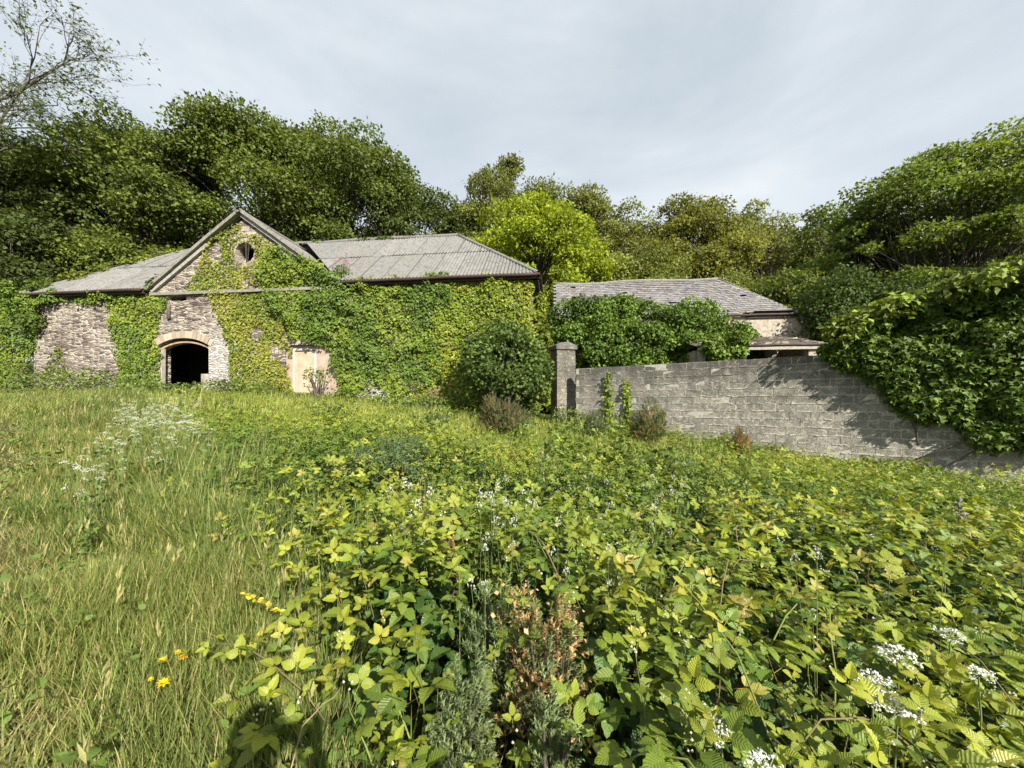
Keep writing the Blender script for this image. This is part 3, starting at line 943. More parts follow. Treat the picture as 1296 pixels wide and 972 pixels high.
def leaf_cloud(g, p, nor, k, tmpl, size, base, var=.35, cvar=.3, yellow=.15, upb=.5, wild=.6, tipdown=.3, mat=0, sj=.35):
    N = len(p)
    nn = nor * .7 + np.array((0, 0, upb)) + rng.normal(0, wild, (N, 3))
    tip = nor * .6 + rng.normal(0, .6, (N, 3)) - np.array((0, 0, tipdown))
    ct = 1 + cvar * (rng.random(int(k.max()) + 1) - .5) * 2
    cy = rng.random(int(k.max()) + 1)
    base = np.asarray(base, float)
    if base.ndim == 1: base = np.broadcast_to(base, (N, 3))
    c = base * (ct[k] * (1 + var * (rng.random(N) - .5) * 2))[:, None]
    yl = (yellow * (rng.random(N) * .6 + cy[k] * .8))[:, None]
    c = c * (1 - yl) + c * np.array((1.9, 1.5, .8)) * yl
    if isinstance(tmpl, list):
        w = rng.integers(0, len(tmpl), N)
        for i, t in enumerate(tmpl):
            s = w == i
            scatter(g, t, p[s], frames(tip[s], nn[s]), (size * (1 + sj * (rng.random(N) - .5) * 2))[s], c[s], mat)
    else:
        scatter(g, tmpl, p, frames(tip, nn), size * (1 + sj * (rng.random(N) - .5) * 2), c, mat)


# ----------------------------------------------------------------- trees
def tree_parts(H, Rw, base=.28, ncl=55, leaf=.24, dens=16, col=(.05, .085, .02), flat=.62, cr=(.16, .3), tmpl=LS, yellow=.2, layered=False, gaps=0.0, lean=0.0, trunk=.2, nst=1, top=.5, wild=.6, spiky=.05):
    ct = Geo(); cc = Geo()
    zb = H * base; zc = (zb + H) / 2; rz = (H - zb) / 2
    u = rand_unit(ncl)
    u[:, 2] = np.where((u[:, 2] < -.3) & (rng.random(ncl) < top), -u[:, 2], u[:, 2])
    rad = Rw * rng.uniform(cr[0], cr[1], ncl)
    rr = (.45 + .55 * rng.random(ncl) ** .3)
    cen = np.stack([u[:, 0] * (Rw - rad * .8) * rr, u[:, 1] * (Rw - rad * .8) * rr, zc + u[:, 2] * (rz - rad * flat * .8) * rr], 1)
    cen[:, 0] += lean * (cen[:, 2] - zb)
    cen[:, :2] *= (1.08 - .22 * ((cen[:, 2] - zb) / (H - zb)) ** 2)[:, None]
    p, d, k = blob_points(cen, rad, dens, flat * (.6 if layered else 1), .45)
    if spiky:
        m = int(spiky * len(p)); s = rng.integers(0, len(p), m)
        p = np.concatenate([p, p[s] + d[s] * rng.uniform(.02, .26, (m, 1)) * rad[k[s]][:, None]])
        d = np.concatenate([d, d[s]]); k = np.concatenate([k, k[s]])
    leaf_cloud(cc, p, d, k, tmpl, leaf, np.asarray(col), yellow=yellow, upb=.8 if layered else .45, wild=wild * (.8 if layered else 1))
    # trunk and limbs
    for s in range(nst):
        off = np.array((rng.normal(0, .25 * (nst > 1)), rng.normal(0, .25 * (nst > 1)), 0)); tl = np.array((lean + rng.normal(0, .04 + .1 * (nst > 1)), rng.normal(0, .04 + .1 * (nst > 1))))
        zs = np.linspace(-.6, H * .66, 12)
        tp = np.stack([off[0] + tl[0] * zs + .12 * np.sin(zs * .7 + s), off[1] + tl[1] * zs + .1 * np.cos(zs * .6), zs], 1)
        ct.tube(tp, np.linspace(trunk, trunk * .18, 12), 7)
        for i in range(s, ncl, nst):
            c = cen[i]; t = np.clip((c[2] * rng.uniform(.45, .75)) / (H * .66), .12, .95)
            a = np.array([np.interp(t * H * .66, zs, tp[:, j]) for j in range(3)])
            m = a * .45 + c * .55 + np.array((0, 0, .12 * np.linalg.norm(c - a))) + rng.normal(0, .15, 3)
            tt = np.linspace(0, 1, 6)[:, None]
            q = a * (1 - tt) ** 2 + 2 * m * tt * (1 - tt) + c * tt ** 2
            ct.tube(q, np.linspace(trunk * .42 * (1 - t * .6), .018, 6), 5)
            for w in range(2):
                e = c + rand_unit(1)[0] * rad[i] * .9 * np.array((1, 1, flat)); ct.tube(np.linspace(q[3 + w], e, 3), [.025, .015, .008], 4)
    return ct, cc


def make_tree(label, px, d, top, width, cat='tree', name='tree', group='woodland trees behind the barn', rz=None, dz=0, **kw):
    x, y, _ = P(px, top, d); z0 = float(gz(x, y)) + dz
    H = E + (HZ - top) / F * d - z0; Rw = width / F * d / 2
    ct, cc = tree_parts(H, Rw, **kw)
    rot = rng.uniform(0, 6.28) if rz is None else rz
    # the crown bulges towards the viewer: bring its true top down to the intended height
    V = np.concatenate(cc.V); V = V[V[:, 2] > .35 * H]; yw = y + V[:, 0] * math.sin(rot) + V[:, 1] * math.cos(rot)
    k = float(np.percentile(((HZ - top) / F * yw + E - z0) / V[:, 2], .15)); k = min(1.15, max(.5, k))
    for q in (ct, cc): q.V = [v * np.array((1, 1, k), np.float32) for v in q.V]
    t = thing(name, label, cat, (x, y, z0), rot, group)
    ct.obj('trunk', M_BARK, t); cc.obj('crown', M_TREE, t)
    t['_H'] = H * k
    return t


def place_copy(src, label, px, d, top, wscale=1.0, group=None, dz=0):
    x, y, _ = P(px, top, d); z0 = float(gz(x, y)) + dz
    H = (E + (HZ - top) / F * d - z0) * .9; s = H / src['_H']
    c = copy_tree(src, (x, y, z0), rng.uniform(0, 6.28), (s * wscale, s * wscale, s), label)
    if group: c['group'] = group
    return c


G_DK = (.070, .096, .024); G_MD = (.100, .134, .030); G_OL = (.135, .155, .042); G_YE = (.195, .250, .022); G_BR = (.100, .135, .030)
T_a = make_tree('dark broad tree at the left edge beyond the barn roof', 52, 25, 172, 215, col=G_DK, base=.12, ncl=75, trunk=.28, yellow=.1)
T_b = make_tree('rounded mid green tree rising left of the gable', 172, 27, 132, 210, col=G_MD, base=.15, ncl=80, yellow=.22)
T_c = make_tree('tallest broad domed tree directly above the gable', 328, 30, 126, 260, col=G_MD, base=.28, ncl=95, trunk=.25, nst=3, yellow=.18)
T_d = make_tree('tree with sky showing through its bare lower limbs right of the gable', 437, 31, 152, 215, col=G_MD, base=.4, ncl=62, nst=4, trunk=.2, yellow=.15)
T_e = make_tree('dark low tree sloping down to the yellow tree', 522, 33, 208, 150, col=G_DK, base=.15, ncl=60, yellow=.08)
T_f = make_tree('pale olive feathery tree standing highest behind the yellow tree', 645, 37, 199, 175, col=G_OL, base=.15, ncl=115, cr=(.14, .24), tmpl=LSN, leaf=.30, spiky=.12, yellow=.1)
T_g = make_tree('bright yellow green tree between the two roofs', 674, 27.5, 246, 205, col=G_YE, base=.12, ncl=110, cr=(.14, .25), leaf=.22, yellow=.25, dens=18)
T_h = make_tree('olive tree just right of the feathery tree with leafy twigs on its shoulder', 722, 36, 234, 135, col=G_OL, base=.15, ncl=85, spiky=.08)
T_i = make_tree('olive brown round tree above the middle of the slate roof', 868, 34, 248, 190, col=(.138, .150, .034), base=.1, ncl=90, yellow=.15)
T_j = make_tree('olive tree between the yellow tree and the round brown one', 792, 38, 256, 160, col=G_OL, base=.1, ncl=70)
T_k = make_tree('olive tree above the right end of the slate roof', 962, 38, 256, 165, col=G_OL, base=.1, ncl=75)
T_l = make_tree('mid green tree where the tree line starts to climb at the right', 1046, 32, 260, 150, col=G_BR, base=.1, ncl=75, yellow=.2)
T_m = make_tree('tall layered tree with spreading tiers at the right', 1165, 22, 182, 250, col=(.118, .165, .036), base=.15, ncl=100, flat=.5, leaf=.20, yellow=.25, cr=(.10, .24), dens=19, spiky=.12, nst=3)
T_n = make_tree('tallest layered tree cut by the right edge', 1282, 21, 136, 280, col=(.128, .175, .038), base=.15, ncl=105, flat=.5, leaf=.20, yellow=.28, cr=(.10, .23), dens=19, spiky=.12, nst=3)
T_o = make_tree('green tree under the layered trees left of the big ivy', 1096, 24, 262, 130, col=G_BR, base=.08, ncl=75, yellow=.25, spiky=.1)
# a second rank farther up the slope closes the wood
GB = 'farther trees up the slope'
for src, px, d, top, ws in ((T_a, -40, 36, 120, 1), (T_b, 100, 40, 215, 1.2), (T_e, 240, 42, 235, 1.3), (T_e, 350, 44, 285, 1.6), (T_a, 505, 44, 262, 1.2), (T_h, 575, 42, 262, 1.4),
                            (T_i, 760, 48, 285, 1.2), (T_j, 910, 48, 275, 1.4), (T_k, 1040, 46, 290, 1.3), (T_l, 1130, 40, 262, 1.2), (T_l, 1235, 36, 225, 1.2), (T_a, 1350, 32, 170, 1), (T_b, -130, 27, 130, 1)):
    place_copy(src, 'tree of the farther rank filling gaps between the nearer crowns', px, d, top, ws, GB)


def make_bush(name, label, cat, px, d, base_py, top, width, col, tmpl=LS, leaf=.14, dens=45, ncl=40, flat=.85, yellow=.15, mat=None, group=None, cr=(.2, .36), depth=1.0, base=None, wild=.6, upb=.5):
    x, y, _ = P(px, top, d); z0 = float(gz(x, y)) if base is None else base
    H = E + (HZ - top) / F * d - z0; Rw = width / F * d / 2
    ct, cc = Geo(), Geo()
    u = rand_unit(ncl); u[:, 2] = np.where(u[:, 2] < -.5, -u[:, 2], u[:, 2]); rad = min(Rw, H / 2) * rng.uniform(cr[0], cr[1], ncl); rr = .35 + .65 * rng.random(ncl) ** .5
    cen = np.stack([u[:, 0] * (Rw - rad * .7) * rr, u[:, 1] * (Rw - rad * .7) * rr * depth, H * .5 + u[:, 2] * (H * .5 - rad * flat * .8) * rr], 1)
    p, dd, k = blob_points(cen, rad, dens, flat, .5, .5)
    leaf_cloud(cc, p, dd, k, tmpl, leaf, np.asarray(col), yellow=yellow, wild=wild, upb=upb)
    for i in range(ncl):
        a = np.array((rng.normal(0, .12), rng.normal(0, .12), -.2)); c = cen[i]; m = (a + c) / 2 + np.array((0, 0, .15 * H))
        tt = np.linspace(0, 1, 5)[:, None]; ct.tube(a * (1 - tt) ** 2 + 2 * m * tt * (1 - tt) + c * tt ** 2, np.linspace(.045, .008, 5), 5)
    t = thing(name, label, cat, (x, y, z0), 0, group)
    ct.obj('stem', M_BARK, t); cc.obj('foliage', mat or M_TREE, t)
    t['_H'] = H
    return t


# understorey along the back of the buildings
GU = 'understorey shrubs behind the buildings'
S_a = make_bush('shrub', 'dark shrubs crowding the left end of the barn roof', 'shrub', 15, 21, 0, 268, 150, G_DK, ncl=60, leaf=.2, dens=26, group=GU)
S_b = make_bush('shrub', 'green shrub behind the left barn roof slope', 'shrub', 145, 25, 0, 282, 150, G_MD, ncl=60, leaf=.2, dens=26, yellow=.3, group=GU)
S_c = make_bush('shrub', 'pale flecked elder shrub above the middle of the slate roof', 'shrub', 800, 28.5, 0, 316, 170, (.14, .175, .05), ncl=60, leaf=.2, dens=26, yellow=.3, group=GU)
S_d = make_bush('shrub', 'dark ivy covered thicket right of the small outbuilding', 'shrub', 1075, 17.6, 0, 340, 150, (.066, .10, .026), ncl=70, leaf=.14, dens=40, yellow=.1, group=GU)
for src, px, d, top, ws, lb in ((S_b, 250, 26, 292, 1.1, 'green shrub close behind the left foot of the gable'), (S_a, 395, 27, 288, 1.0, 'shrub behind the roof just right of the gable peak'),
                                (S_b, 470, 26.5, 290, 1.0, 'shrub behind the middle of the corrugated ridge'), (S_a, 555, 27, 272, 1.0, 'dark shrub behind the ridge end beside the yellow tree'), (S_c, 905, 28, 322, 1.0, 'elder shrub above the peak of the slate hip'),
                                (S_b, 985, 25, 318, 1.0, 'green shrub above the slate hip slope'), (S_d, 1000, 23.5, 350, 1.0, 'dark shrub just behind the small outbuilding corner'), (S_d, 1180, 15.5, 322, 1.1, 'dark shrub behind the big ivy'),
                                (S_d, 1275, 14, 300, 1.1, 'dark shrub behind the right end of the big ivy')):
    place_copy(src, lb, px, d, top, ws)


# sparse, half dead tree leaning in at the top left corner
def sparse_tree():
    d = 20.0; x, y, _ = P(-112, 400, d); z0 = float(gz(x, y))
    t = thing('sparse_tree', 'nearly bare tree with small wind blown leaves in the top left corner', 'tree', (x, y, z0))
    gt, gl = Geo(), Geo(); tips = []
    def grow(a, dirn, L, r, lev):
        n = 5; pts = [np.array(a)]; dd = dirn.copy()
        for i in range(n):
            dd = dd + rng.normal(0, .16, 3) + np.array((0.03, 0, .04)); dd /= np.linalg.norm(dd); pts.append(pts[-1] + dd * L / n)
        gt.tube(pts, np.linspace(r, r * .55, n + 1), 6 if r > .03 else 4)
        if lev >= 2: tips.extend(pts[1:])
        if lev >= 4: return
        nb = (3, 4, 4, 4)[lev]
        for i in range(nb):
            q = pts[rng.integers(2, n + 1)]; nd_ = dd + rng.normal(0, .55, 3) + np.array((.22, -.05, .12)); nd_ /= np.linalg.norm(nd_)
            grow(q, nd_, L * rng.uniform(.5, .75), r * .5, lev + 1)
    zs = np.linspace(-.5, 11.0, 9); tr = np.stack([.05 * zs + .15 * np.sin(zs), .1 * np.cos(zs), zs], 1)
    gt.tube(tr, np.linspace(.3, .2, 9), 8)
    for a, dv, L in ((tr[-1], (.35, -.1, .9), 6.6), (tr[-1], (.7, .15, .7), 6.2), (tr[7], (.8, -.1, .55), 4.6), (tr[-1], (-.4, .3, .9), 6.2)):
        dv = np.array(dv); grow(a, dv / np.linalg.norm(dv), L * 1.0, .105, 0)
    tips = np.array(tips); p = np.repeat(tips, 2, 0); p = p + rng.normal(0, .14, p.shape); keep = rng.random(len(p)) < .42; p = p[keep]
    N = len(p); tip = np.array((.9, -.1, -.25)) + rng.normal(0, .35, (N, 3)); nn = np.array((.1, -.6, .8)) + rng.normal(0, .5, (N, 3))
    c = np.array((.075, .10, .035)) * rng.uniform(.5, 1.5, (N, 1))
    scatter(gl, LSN, p, frames(tip, nn), rng.uniform(.14, .30, N), c)
    gt.obj('trunk', M_BARK, t); gl.obj('leaves', M_TREE, t)


sparse_tree()


# ----------------------------------------------------------------- ivy and creeper on the barn
def wall_ivy(name, label, cat, polys, to_world, outv, dens, size, col, col2=None, t0=.06, t1=.22, freq=1.3, ragged=.22, mat=None, tmpl=LIVY, seed=0, bare=0.0, yellow=.2, holes=(), group=None, over=1.0):
    g = Geo()
    for poly in polys:
        poly = np.asarray(poly, float)
        lo = poly.min(0) - .3; hi = poly.max(0) + .3
        N = int((hi - lo).prod() * dens)
        a = rng.uniform(lo[0], hi[0], N); z = rng.uniform(lo[1], hi[1], N)
        ra = (fbm(a * 1.8, z * 1.8, 41 + seed) - .5) * 2 * ragged + rng.normal(0, ragged * .22, N)
        rb = (fbm(a * 1.8 + 50, z * 1.8, 43 + seed) - .5) * 2 * ragged + rng.normal(0, ragged * .22, N)
        ok = in_poly(a + ra, z + rb, poly)
        for (cx, cz, r) in holes: ok &= ((a - cx) ** 2 + (z - cz) ** 2) > (r * (1 + .2 * (vnoise(a * 6, z * 6, 3) - .5))) ** 2
        if bare: ok &= fbm(a * 1.1, z * 1.1, 77 + seed) > bare
        a, z = a[ok], z[ok]; N = len(a)
        def T(a, z): return t0 + t1 * np.clip((fbm(a * freq, z * freq * 1.2, 60 + seed, 4) - .3) * 2.2, 0, 1.3)
        th = T(a, z); e = .06
        ga = (T(a + e, z) - th) / e; gzz = (T(a, z + e) - th) / e
        off = th - np.abs(rng.normal(0, .05 + .15 * t1, N)) * over
        off = np.maximum(off, .015)
        p = to_world(a, -off, z)
        ax, up = to_world(np.array([1.0]), np.array([0.0]), np.array([0.0]))[0] - to_world(np.array([0.0]), np.array([0.0]), np.array([0.0]))[0], np.array((0, 0, 1.0))
        nn = outv * 1.0 - ax * np.clip(ga, -1.5, 1.5)[:, None] * .7 - up * np.clip(gzz, -1.5, 1.5)[:, None] * .7 + up * .35 + rng.normal(0, .38, (N, 3))
        tip = -up * .8 + outv * .35 + rng.normal(0, .45, (N, 3))
        f = fbm(a * .9, z * .9, 90 + seed)[:, None]
        c = np.asarray(col) * np.ones((N, 1))
        if col2 is not None:
            f2 = np.clip((f - .42) * 6 + rng.normal(0, .25, (N, 1)), 0, 1); c = c * (1 - f2) + np.asarray(col2) * f2
        c = c * rng.uniform(.65, 1.4, (N, 1)); yl = yellow * rng.random((N, 1)) ** 2
        c = c * (1 - yl) + c * np.array((2.0, 1.7, .7)) * yl
        scatter(g, tmpl, p, frames(tip, nn), size * rng.uniform(.6, 1.35, N), c)
    # woody stems behind the leaves
    gs = Geo()
    for poly in polys:
        poly = np.asarray(poly, float); lo = poly.min(0); hi = poly.max(0)
        for i in range(max(3, int((hi[0] - lo[0]) * 2.5))):
            a0 = rng.uniform(lo[0], hi[0]); zz = np.arange(lo[1], hi[1], .2)
            aa = a0 + np.cumsum(rng.normal(0, .05, len(zz)))
            ok = in_poly(aa, zz, poly)
            for (cx, cz, r) in holes: ok &= (aa - cx) ** 2 + (zz - cz) ** 2 > (r + .05) ** 2
            if ok.sum() > 3:
                q = to_world(aa[ok], np.full(ok.sum(), -.02), zz[ok]); gs.tube(q, np.linspace(.018, .006, len(q)), 4)
    t = thing(name, label, cat, tuple(to_world(np.array([np.mean([q[0] for q in polys[0]])]), np.array([0.0]), np.array([float(min(q[1] for q in polys[0]))]))[0]), 0, group)
    for gg, nm, mm in ((g, 'leaves', mat or M_IVY), (gs, 'stems', M_BARK)):
        if gg.n:
            V = gg.V; loc = np.array(t.location)
            gg.V = [v - loc.astype(np.float32) for v in V]
            o_ = gg.obj(nm, mm, t)
            if nm == 'stems': o_['kind'] = 'stuff'
    return t


def fp(pts): return [fl(*p) for p in pts]


OUTB = -BY
IV_D = (.088, .142, .021); IV_Y = (.165, .215, .024); IV_G = (.142, .192, .024)
wall_ivy('ivy', 'ivy wrapping the far left corner of the barn wall', 'ivy', [fp([(-12, 372), (40, 371), (75, 374), (58, 396), (48, 430), (38, 462), (30, 490), (-12, 490)]), fp([(40, 370), (150, 370), (150, 380), (118, 388), (82, 384), (45, 386)])], bw, OUTB, 420, .09, IV_G, IV_D, t0=.08, t1=.4, seed=1)
wall_ivy('ivy', 'flat ivy panel on the wall left of the arched opening', 'ivy', [fp([(138, 371), (204, 369), (215, 384), (202, 406), (197, 432), (206, 448), (203, 495), (160, 500), (150, 470), (150, 440), (139, 412)])], bw, OUTB, 480, .085, (.105, .165, .022), IV_Y, t0=.05, t1=.16, ragged=.28, seed=2)
wall_ivy('virginia_creeper', 'golden creeper climbing the gable round the round window', 'creeper', [fp([(262, 312), (290, 288), (308, 282), (330, 296), (352, 318), (372, 340), (372, 372), (240, 371), (250, 340)])], bw, OUTB, 380, .082, IV_Y, (.24, .25, .045), t0=.03, t1=.12, ragged=.3, mat=M_CREEP, seed=3, bare=.36, holes=[(WCX, WCZ, WR + .03)], yellow=.3)
wall_ivy('virginia_creeper', 'golden creeper sheet right of the arched opening', 'creeper', [fp([(262, 372), (350, 368), (372, 400), (374, 440), (366, 470), (369, 512), (290, 512), (296, 490), (288, 440), (280, 405)])], bw, OUTB, 460, .085, (.155, .205, .025), (.235, .25, .04), t0=.03, t1=.15, ragged=.2, mat=M_CREEP, seed=4, bare=.30, yellow=.3)
wall_ivy('creeper', 'thin straggle of creeper low on the bare left wall', 'creeper', [fp([(58, 490), (62, 450), (76, 434), (84, 462), (84, 490)])], bw, OUTB, 110, .10, (.12, .16, .03), IV_Y, t0=.03, t1=.06, ragged=.15, mat=M_CREEP, seed=5, bare=.4)
wall_ivy('ivy', 'deep dark green ivy blanket over the right half of the barn', 'ivy', [fp([(336, 312), (362, 316), (398, 330), (440, 353), (574, 350), (572, 396), (556, 440), (566, 500), (500, 500), (468, 486), (430, 512), (426, 466), (420, 444), (372, 430), (352, 400), (338, 372), (330, 340)])], bw, OUTB, 520, .095, IV_D, IV_G, t0=.1, t1=.36, freq=1.3, ragged=.2, seed=6)
wall_ivy('ivy', 'yellow green ivy on the right end of the barn front', 'ivy', [fp([(562, 352), (670, 351), (676, 380), (678, 520), (520, 512), (540, 470), (548, 430), (556, 396)])], bw, OUTB, 480, .10, (.155, .215, .022), (.215, .245, .03), t0=.08, t1=.26, seed=7, mat=M_CREEP, yellow=.3)


def clump_ivy(name, label, cat, cen, rad, dens, size, col, flat=.8, tmpl=LIVY, mat=None, yellow=.2, group=None, upb=.4, stems=True, low=.6, wild=.5, wood=None):
    cen = np.asarray(cen, float); loc = np.array((cen[:, 0].mean(), cen[:, 1].mean(), float(cen[:, 2].min())))
    g = Geo(); p, d, k = blob_points(cen - loc, rad, dens, flat, .55, low)
    leaf_cloud(g, p, d, k, tmpl, size, np.asarray(col), yellow=yellow, upb=upb, wild=wild, tipdown=.7)
    t = thing(name, label, cat, tuple(loc), 0, group)
    if stems:
        gs = Geo()
        for i in range(len(cen)):
            j = rng.integers(0, len(cen)); gs.tube(np.linspace(cen[i] - loc, cen[j] - loc, 5) + rng.normal(0, .06, (5, 3)) if np.linalg.norm(cen[i] - cen[j]) < 1.2 else np.linspace(cen[i] - loc, cen[i] - loc + np.array((.05, .1, .15)), 5), np.linspace(.02, .008, 5), 5)
        if wood:
            for q, r in wood: gs.tube(np.asarray(q) - loc, r, 6)
        tag(gs.obj('stems', M_BARK, t), kind='stuff')
    g.obj('leaves', mat or M_IVY, t)
    return t


# ivy round the barn's right hand end wall
xs = rng.uniform(.05, .5, 46); ys = rng.uniform(-.2, 6.5, 46); zs = rng.uniform(1.2, ZE - .5, 46)
clump_ivy('ivy', 'yellowish ivy hanging round the right corner of the barn', 'ivy', bw(xs * (1 - .5 * (zs > 5)), ys, zs), rng.uniform(.3, .5, 46), 130, .13, (.13, .17, .022), .9)
# ivy over the hip of the left roof
tt = rng.random(40); cen = bw(-LB - .35 + tt * 3.9 + rng.normal(0, .10, 40), -.2 + tt * 3.9, ZE + .10 + tt * 3.3 + rng.uniform(0, .15, 40))
clump_ivy('ivy', 'bright ivy creeping along the left hip of the corrugated roof', 'ivy', cen, rng.uniform(.12, .42, 40) * (1.1 - .6 * tt), 120, .12, (.12, .155, .022), .7)
n = 24; xx = rng.uniform(-LB - 1.6, -LB + .4, n); cen = bw(xx, rng.uniform(-.5, 1.5, n), ZE - rng.uniform(-.5, 1.5, n))
clump_ivy('ivy', 'ivy mound tumbling off the left end of the barn eaves', 'ivy', cen, rng.uniform(.35, .65, n), 110, .13, (.075, .12, .02), .8)
# sprays at the foot of the gable roof and on the ridge
clump_ivy('ivy', 'small tuft of ivy on the roof at the left foot of the gable', 'ivy', bw(*np.array([fl(192 + 4 * i, 366 - 5 * i) + (0,) for i in range(4)])[:, [0, 2, 1]].T + np.array([[0], [-.1], [0]])), [.16, .2, .16, .12], 150, .1, (.10, .14, .025))
n = 16; cen = bw(rng.uniform(-13, -7.4, n), np.full(n, HW + .05), np.full(n, ZR + .06)); clump_ivy('ivy', 'thin ivy trailing along the corrugated ridge', 'ivy', cen, rng.uniform(.1, .2, n), 130, .12, (.07, .11, .02), .6)

# ivy smothering the outbuilding front
n = 300; xx = rng.uniform(-OL - .2, -2.7, n)
hi = E + np.interp(xx, [-12.6, -11, -8.5, -7.2, -5.6, -4, -2.7], [4.9, 5.35, 5.15, 4.85, 5.05, 4.35, 3.75]); zz = E - .6 + (hi - .25 - E + .6) * rng.random(n) ** .8
cen = ow(xx, -rng.uniform(.35, 1.0, n) * np.clip((xx + 13.6) / 2, .4, 1) * (1 + .5 * np.clip(hi - zz, 0, 2)) * np.where(xx > -5, .35, 1), zz)
clump_ivy('ivy', 'thick dark ivy mound smothering the slate roofed outbuilding front', 'ivy', cen, rng.uniform(.38, .62, n), 85, .105, (.090, .150, .022), .75, yellow=.15)
n = 22; xx = rng.uniform(-5.9, -4.7, n); zz = E + rng.uniform(.9, 2.9, n) * np.clip(1.25 + (-4.6 - xx) * .0, .5, 1.2)
cen = ow(xx, rng.uniform(-3.6, -2.9, n), zz); cen = cen[zz < E + 2.75]
clump_ivy('ivy', 'ivy hummock in front of the lean to beside the pale pier', 'ivy', cen, rng.uniform(.25, .45, len(cen)), 110, .13, (.10, .16, .024), .8)

# the big ivy over the right end of the block wall
n = 340; a = 6.95 + 5.4 * rng.random(n) ** .85
TOPA, TOPZ = [6.9, 7.8, 8.5, 9.15, 10.25, 12.5], [1.42, 2.0, 2.22, 2.38, 2.6, 2.9]
ztop = E + np.interp(a, TOPA, TOPZ); zbot = E + np.interp(a, [6.9, 7.65, 7.95, 8.5, 9.15, 9.75, 12.5], [1.3, .8, .45, -.25, -.6, -.9, -1.1])
f = rng.random(n); zz = zbot + (ztop - zbot) * f
cen = wwp(a, np.where(zz > WTOP + .22, rng.uniform(-1.0, .0, n), rng.uniform(.02, .16, n)), zz); rad = rng.uniform(.17, .33, n) * np.clip((a - 6.2) / 1.6, .55, 1)
wood = []
for (a0, z0, a1, z1) in ((9.3, E - .9, 8.6, E - 1.35), (9.5, E - 1.1, 8.9, E - 1.6), (8.55, E - .45, 8.65, E - 1.0)):
    q = np.linspace(0, 1, 6); wood.append((wwp(a0 + (a1 - a0) * q, .1 + .05 * np.sin(q * 5), z0 + (z1 - z0) * q), np.linspace(.03, .014, 6)))
clump_ivy('ivy', 'large glossy ivy mass spilling over the right end of the block wall', 'ivy', cen, rad, 230, .10, (.074, .122, .020), .9, yellow=.22, wood=wood)
# young bright shoots along its crest
n = 34; a = rng.uniform(7.1, 11.8, n); zt = E + np.interp(a, TOPA, TOPZ) + .2
cen = wwp(a, rng.uniform(-.4, .5, n), zt); clump_ivy('shrub', 'yellow green young shoots rising from the crest of the big ivy', 'shrub', cen, rng.uniform(.16, .32, n), 100, .15, (.125, .170, .025), .9, tmpl=LS, stems=True)

# two narrow ivy strips on the block wall
for px, w, top, lb in ((771, .17, 470, 'left strip of bright ivy climbing the block wall'), (794, .15, 477, 'right strip of bright ivy climbing the block wall')):
    k = (px - 648) / F; a0 = (k * W0[1] - W0[0]) / (WT[0] - k * WT[1]); d = W0[1] + a0 * WT[1]
    zt = E + (HZ - top) / F * d; zbm = .35
    poly = [(a0 - w, zbm), (a0 - w * .9, zt - .5), (a0 - w * .4, zt), (a0 + w * .3, zt - .05), (a0 + w, zt - .6), (a0 + w * 1.1, zbm)]
    wall_ivy('ivy', lb, 'ivy', [poly], lambda a, o, z: wwp(a, -np.asarray(o, float), z), WN, 420, .10, (.16, .21, .025), (.13, .18, .03), t0=.05, t1=.12, ragged=.07, seed=px)

make_bush('young_shrub', 'thin young shrub growing up in front of the boarded door', 'shrub', 404, 14.6, 0, 462, 46, (.13, .18, .035), leaf=.10, dens=40, ncl=16, mat=M_CREEP, cr=(.16, .3))
# broad leaved sapling in front of the barn's right corner
make_bush('sycamore_sapling', 'dark broad leaved sapling bush by the right barn corner', 'sapling', 637, 13.3, 515, 399, 124, (.078, .122, .028), tmpl=LPAL, leaf=.125, dens=62, ncl=70, mat=M_IVY, yellow=.12, flat=.9, depth=.75, cr=(.2, .34), upb=.8, wild=.45)


# ----------------------------------------------------------------- ground cover
def in_view(x, y, m=.35):
    return (y > .25) & (np.abs(x) < 1.40 * y + m)


def wall_side(x, y):
    """metres in front of the block wall's face (negative: behind)"""
    return (x - W0[0]) * WN[0] + (y - W0[1]) * WN[1]


def before_buildings(x, y):
    b = (np.stack([x, y], -1) - BO[:2]) @ BY[:2]; a = (np.stack([x, y], -1) - BO[:2]) @ BX[:2]
    ok = ~((b > -.12) & (a < .1))
    wv = (np.stack([x, y], -1) - W0[:2]) @ WT[:2]
    return ok & ~((wall_side(x, y) < .06) & (wv > -.9)) & (y < 20)


def edge(x, y):
    """> 0 on the bramble side, < 0 on the grass side"""
    return x + 1.06 * y - .62 + 1.3 * (fbm(x * .6, y * .6, 21) - .5) + .35 * (vnoise(x * 2.2, y * 2.2, 22) - .5)


def sample(lo, hi, dens):
    N = int((hi[0] - lo[0]) * (hi[1] - lo[1]) * dens)
    x = rng.uniform(lo[0], hi[0], N); y = rng.uniform(lo[1], hi[1], N)
    ok = in_view(x, y) & before_buildings(x, y)
    return x[ok], y[ok]


def bram_h(x, y):
    e = edge(x, y)
    h = .26 + .62 * fbm(x * .55 + 3, y * .55, 31, 3) + .32 * (fbm(x * 1.3, y * 1.3, 33, 2) - .5)
    h = h * np.clip(.45 + e * .6, .4, 1)
    h = h * np.interp(y, [0, 5, 8, 12, 15], [1, 1, .8, .6, .55]) * np.where(y > 4, .55 + .9 * fbm(x * .9, y * .9, 35, 2), 1)
    h = h * (1 - .36 * np.exp(-((x - .10) / .24) ** 2 - ((y - 1.18) / .26) ** 2) - .22 * np.exp(-((x + .17) / .14) ** 2 - ((y - 1.12) / .18) ** 2))
    h = h * np.interp(wall_side(x, y), [.2, 2.2], [.45, 1])
    return h


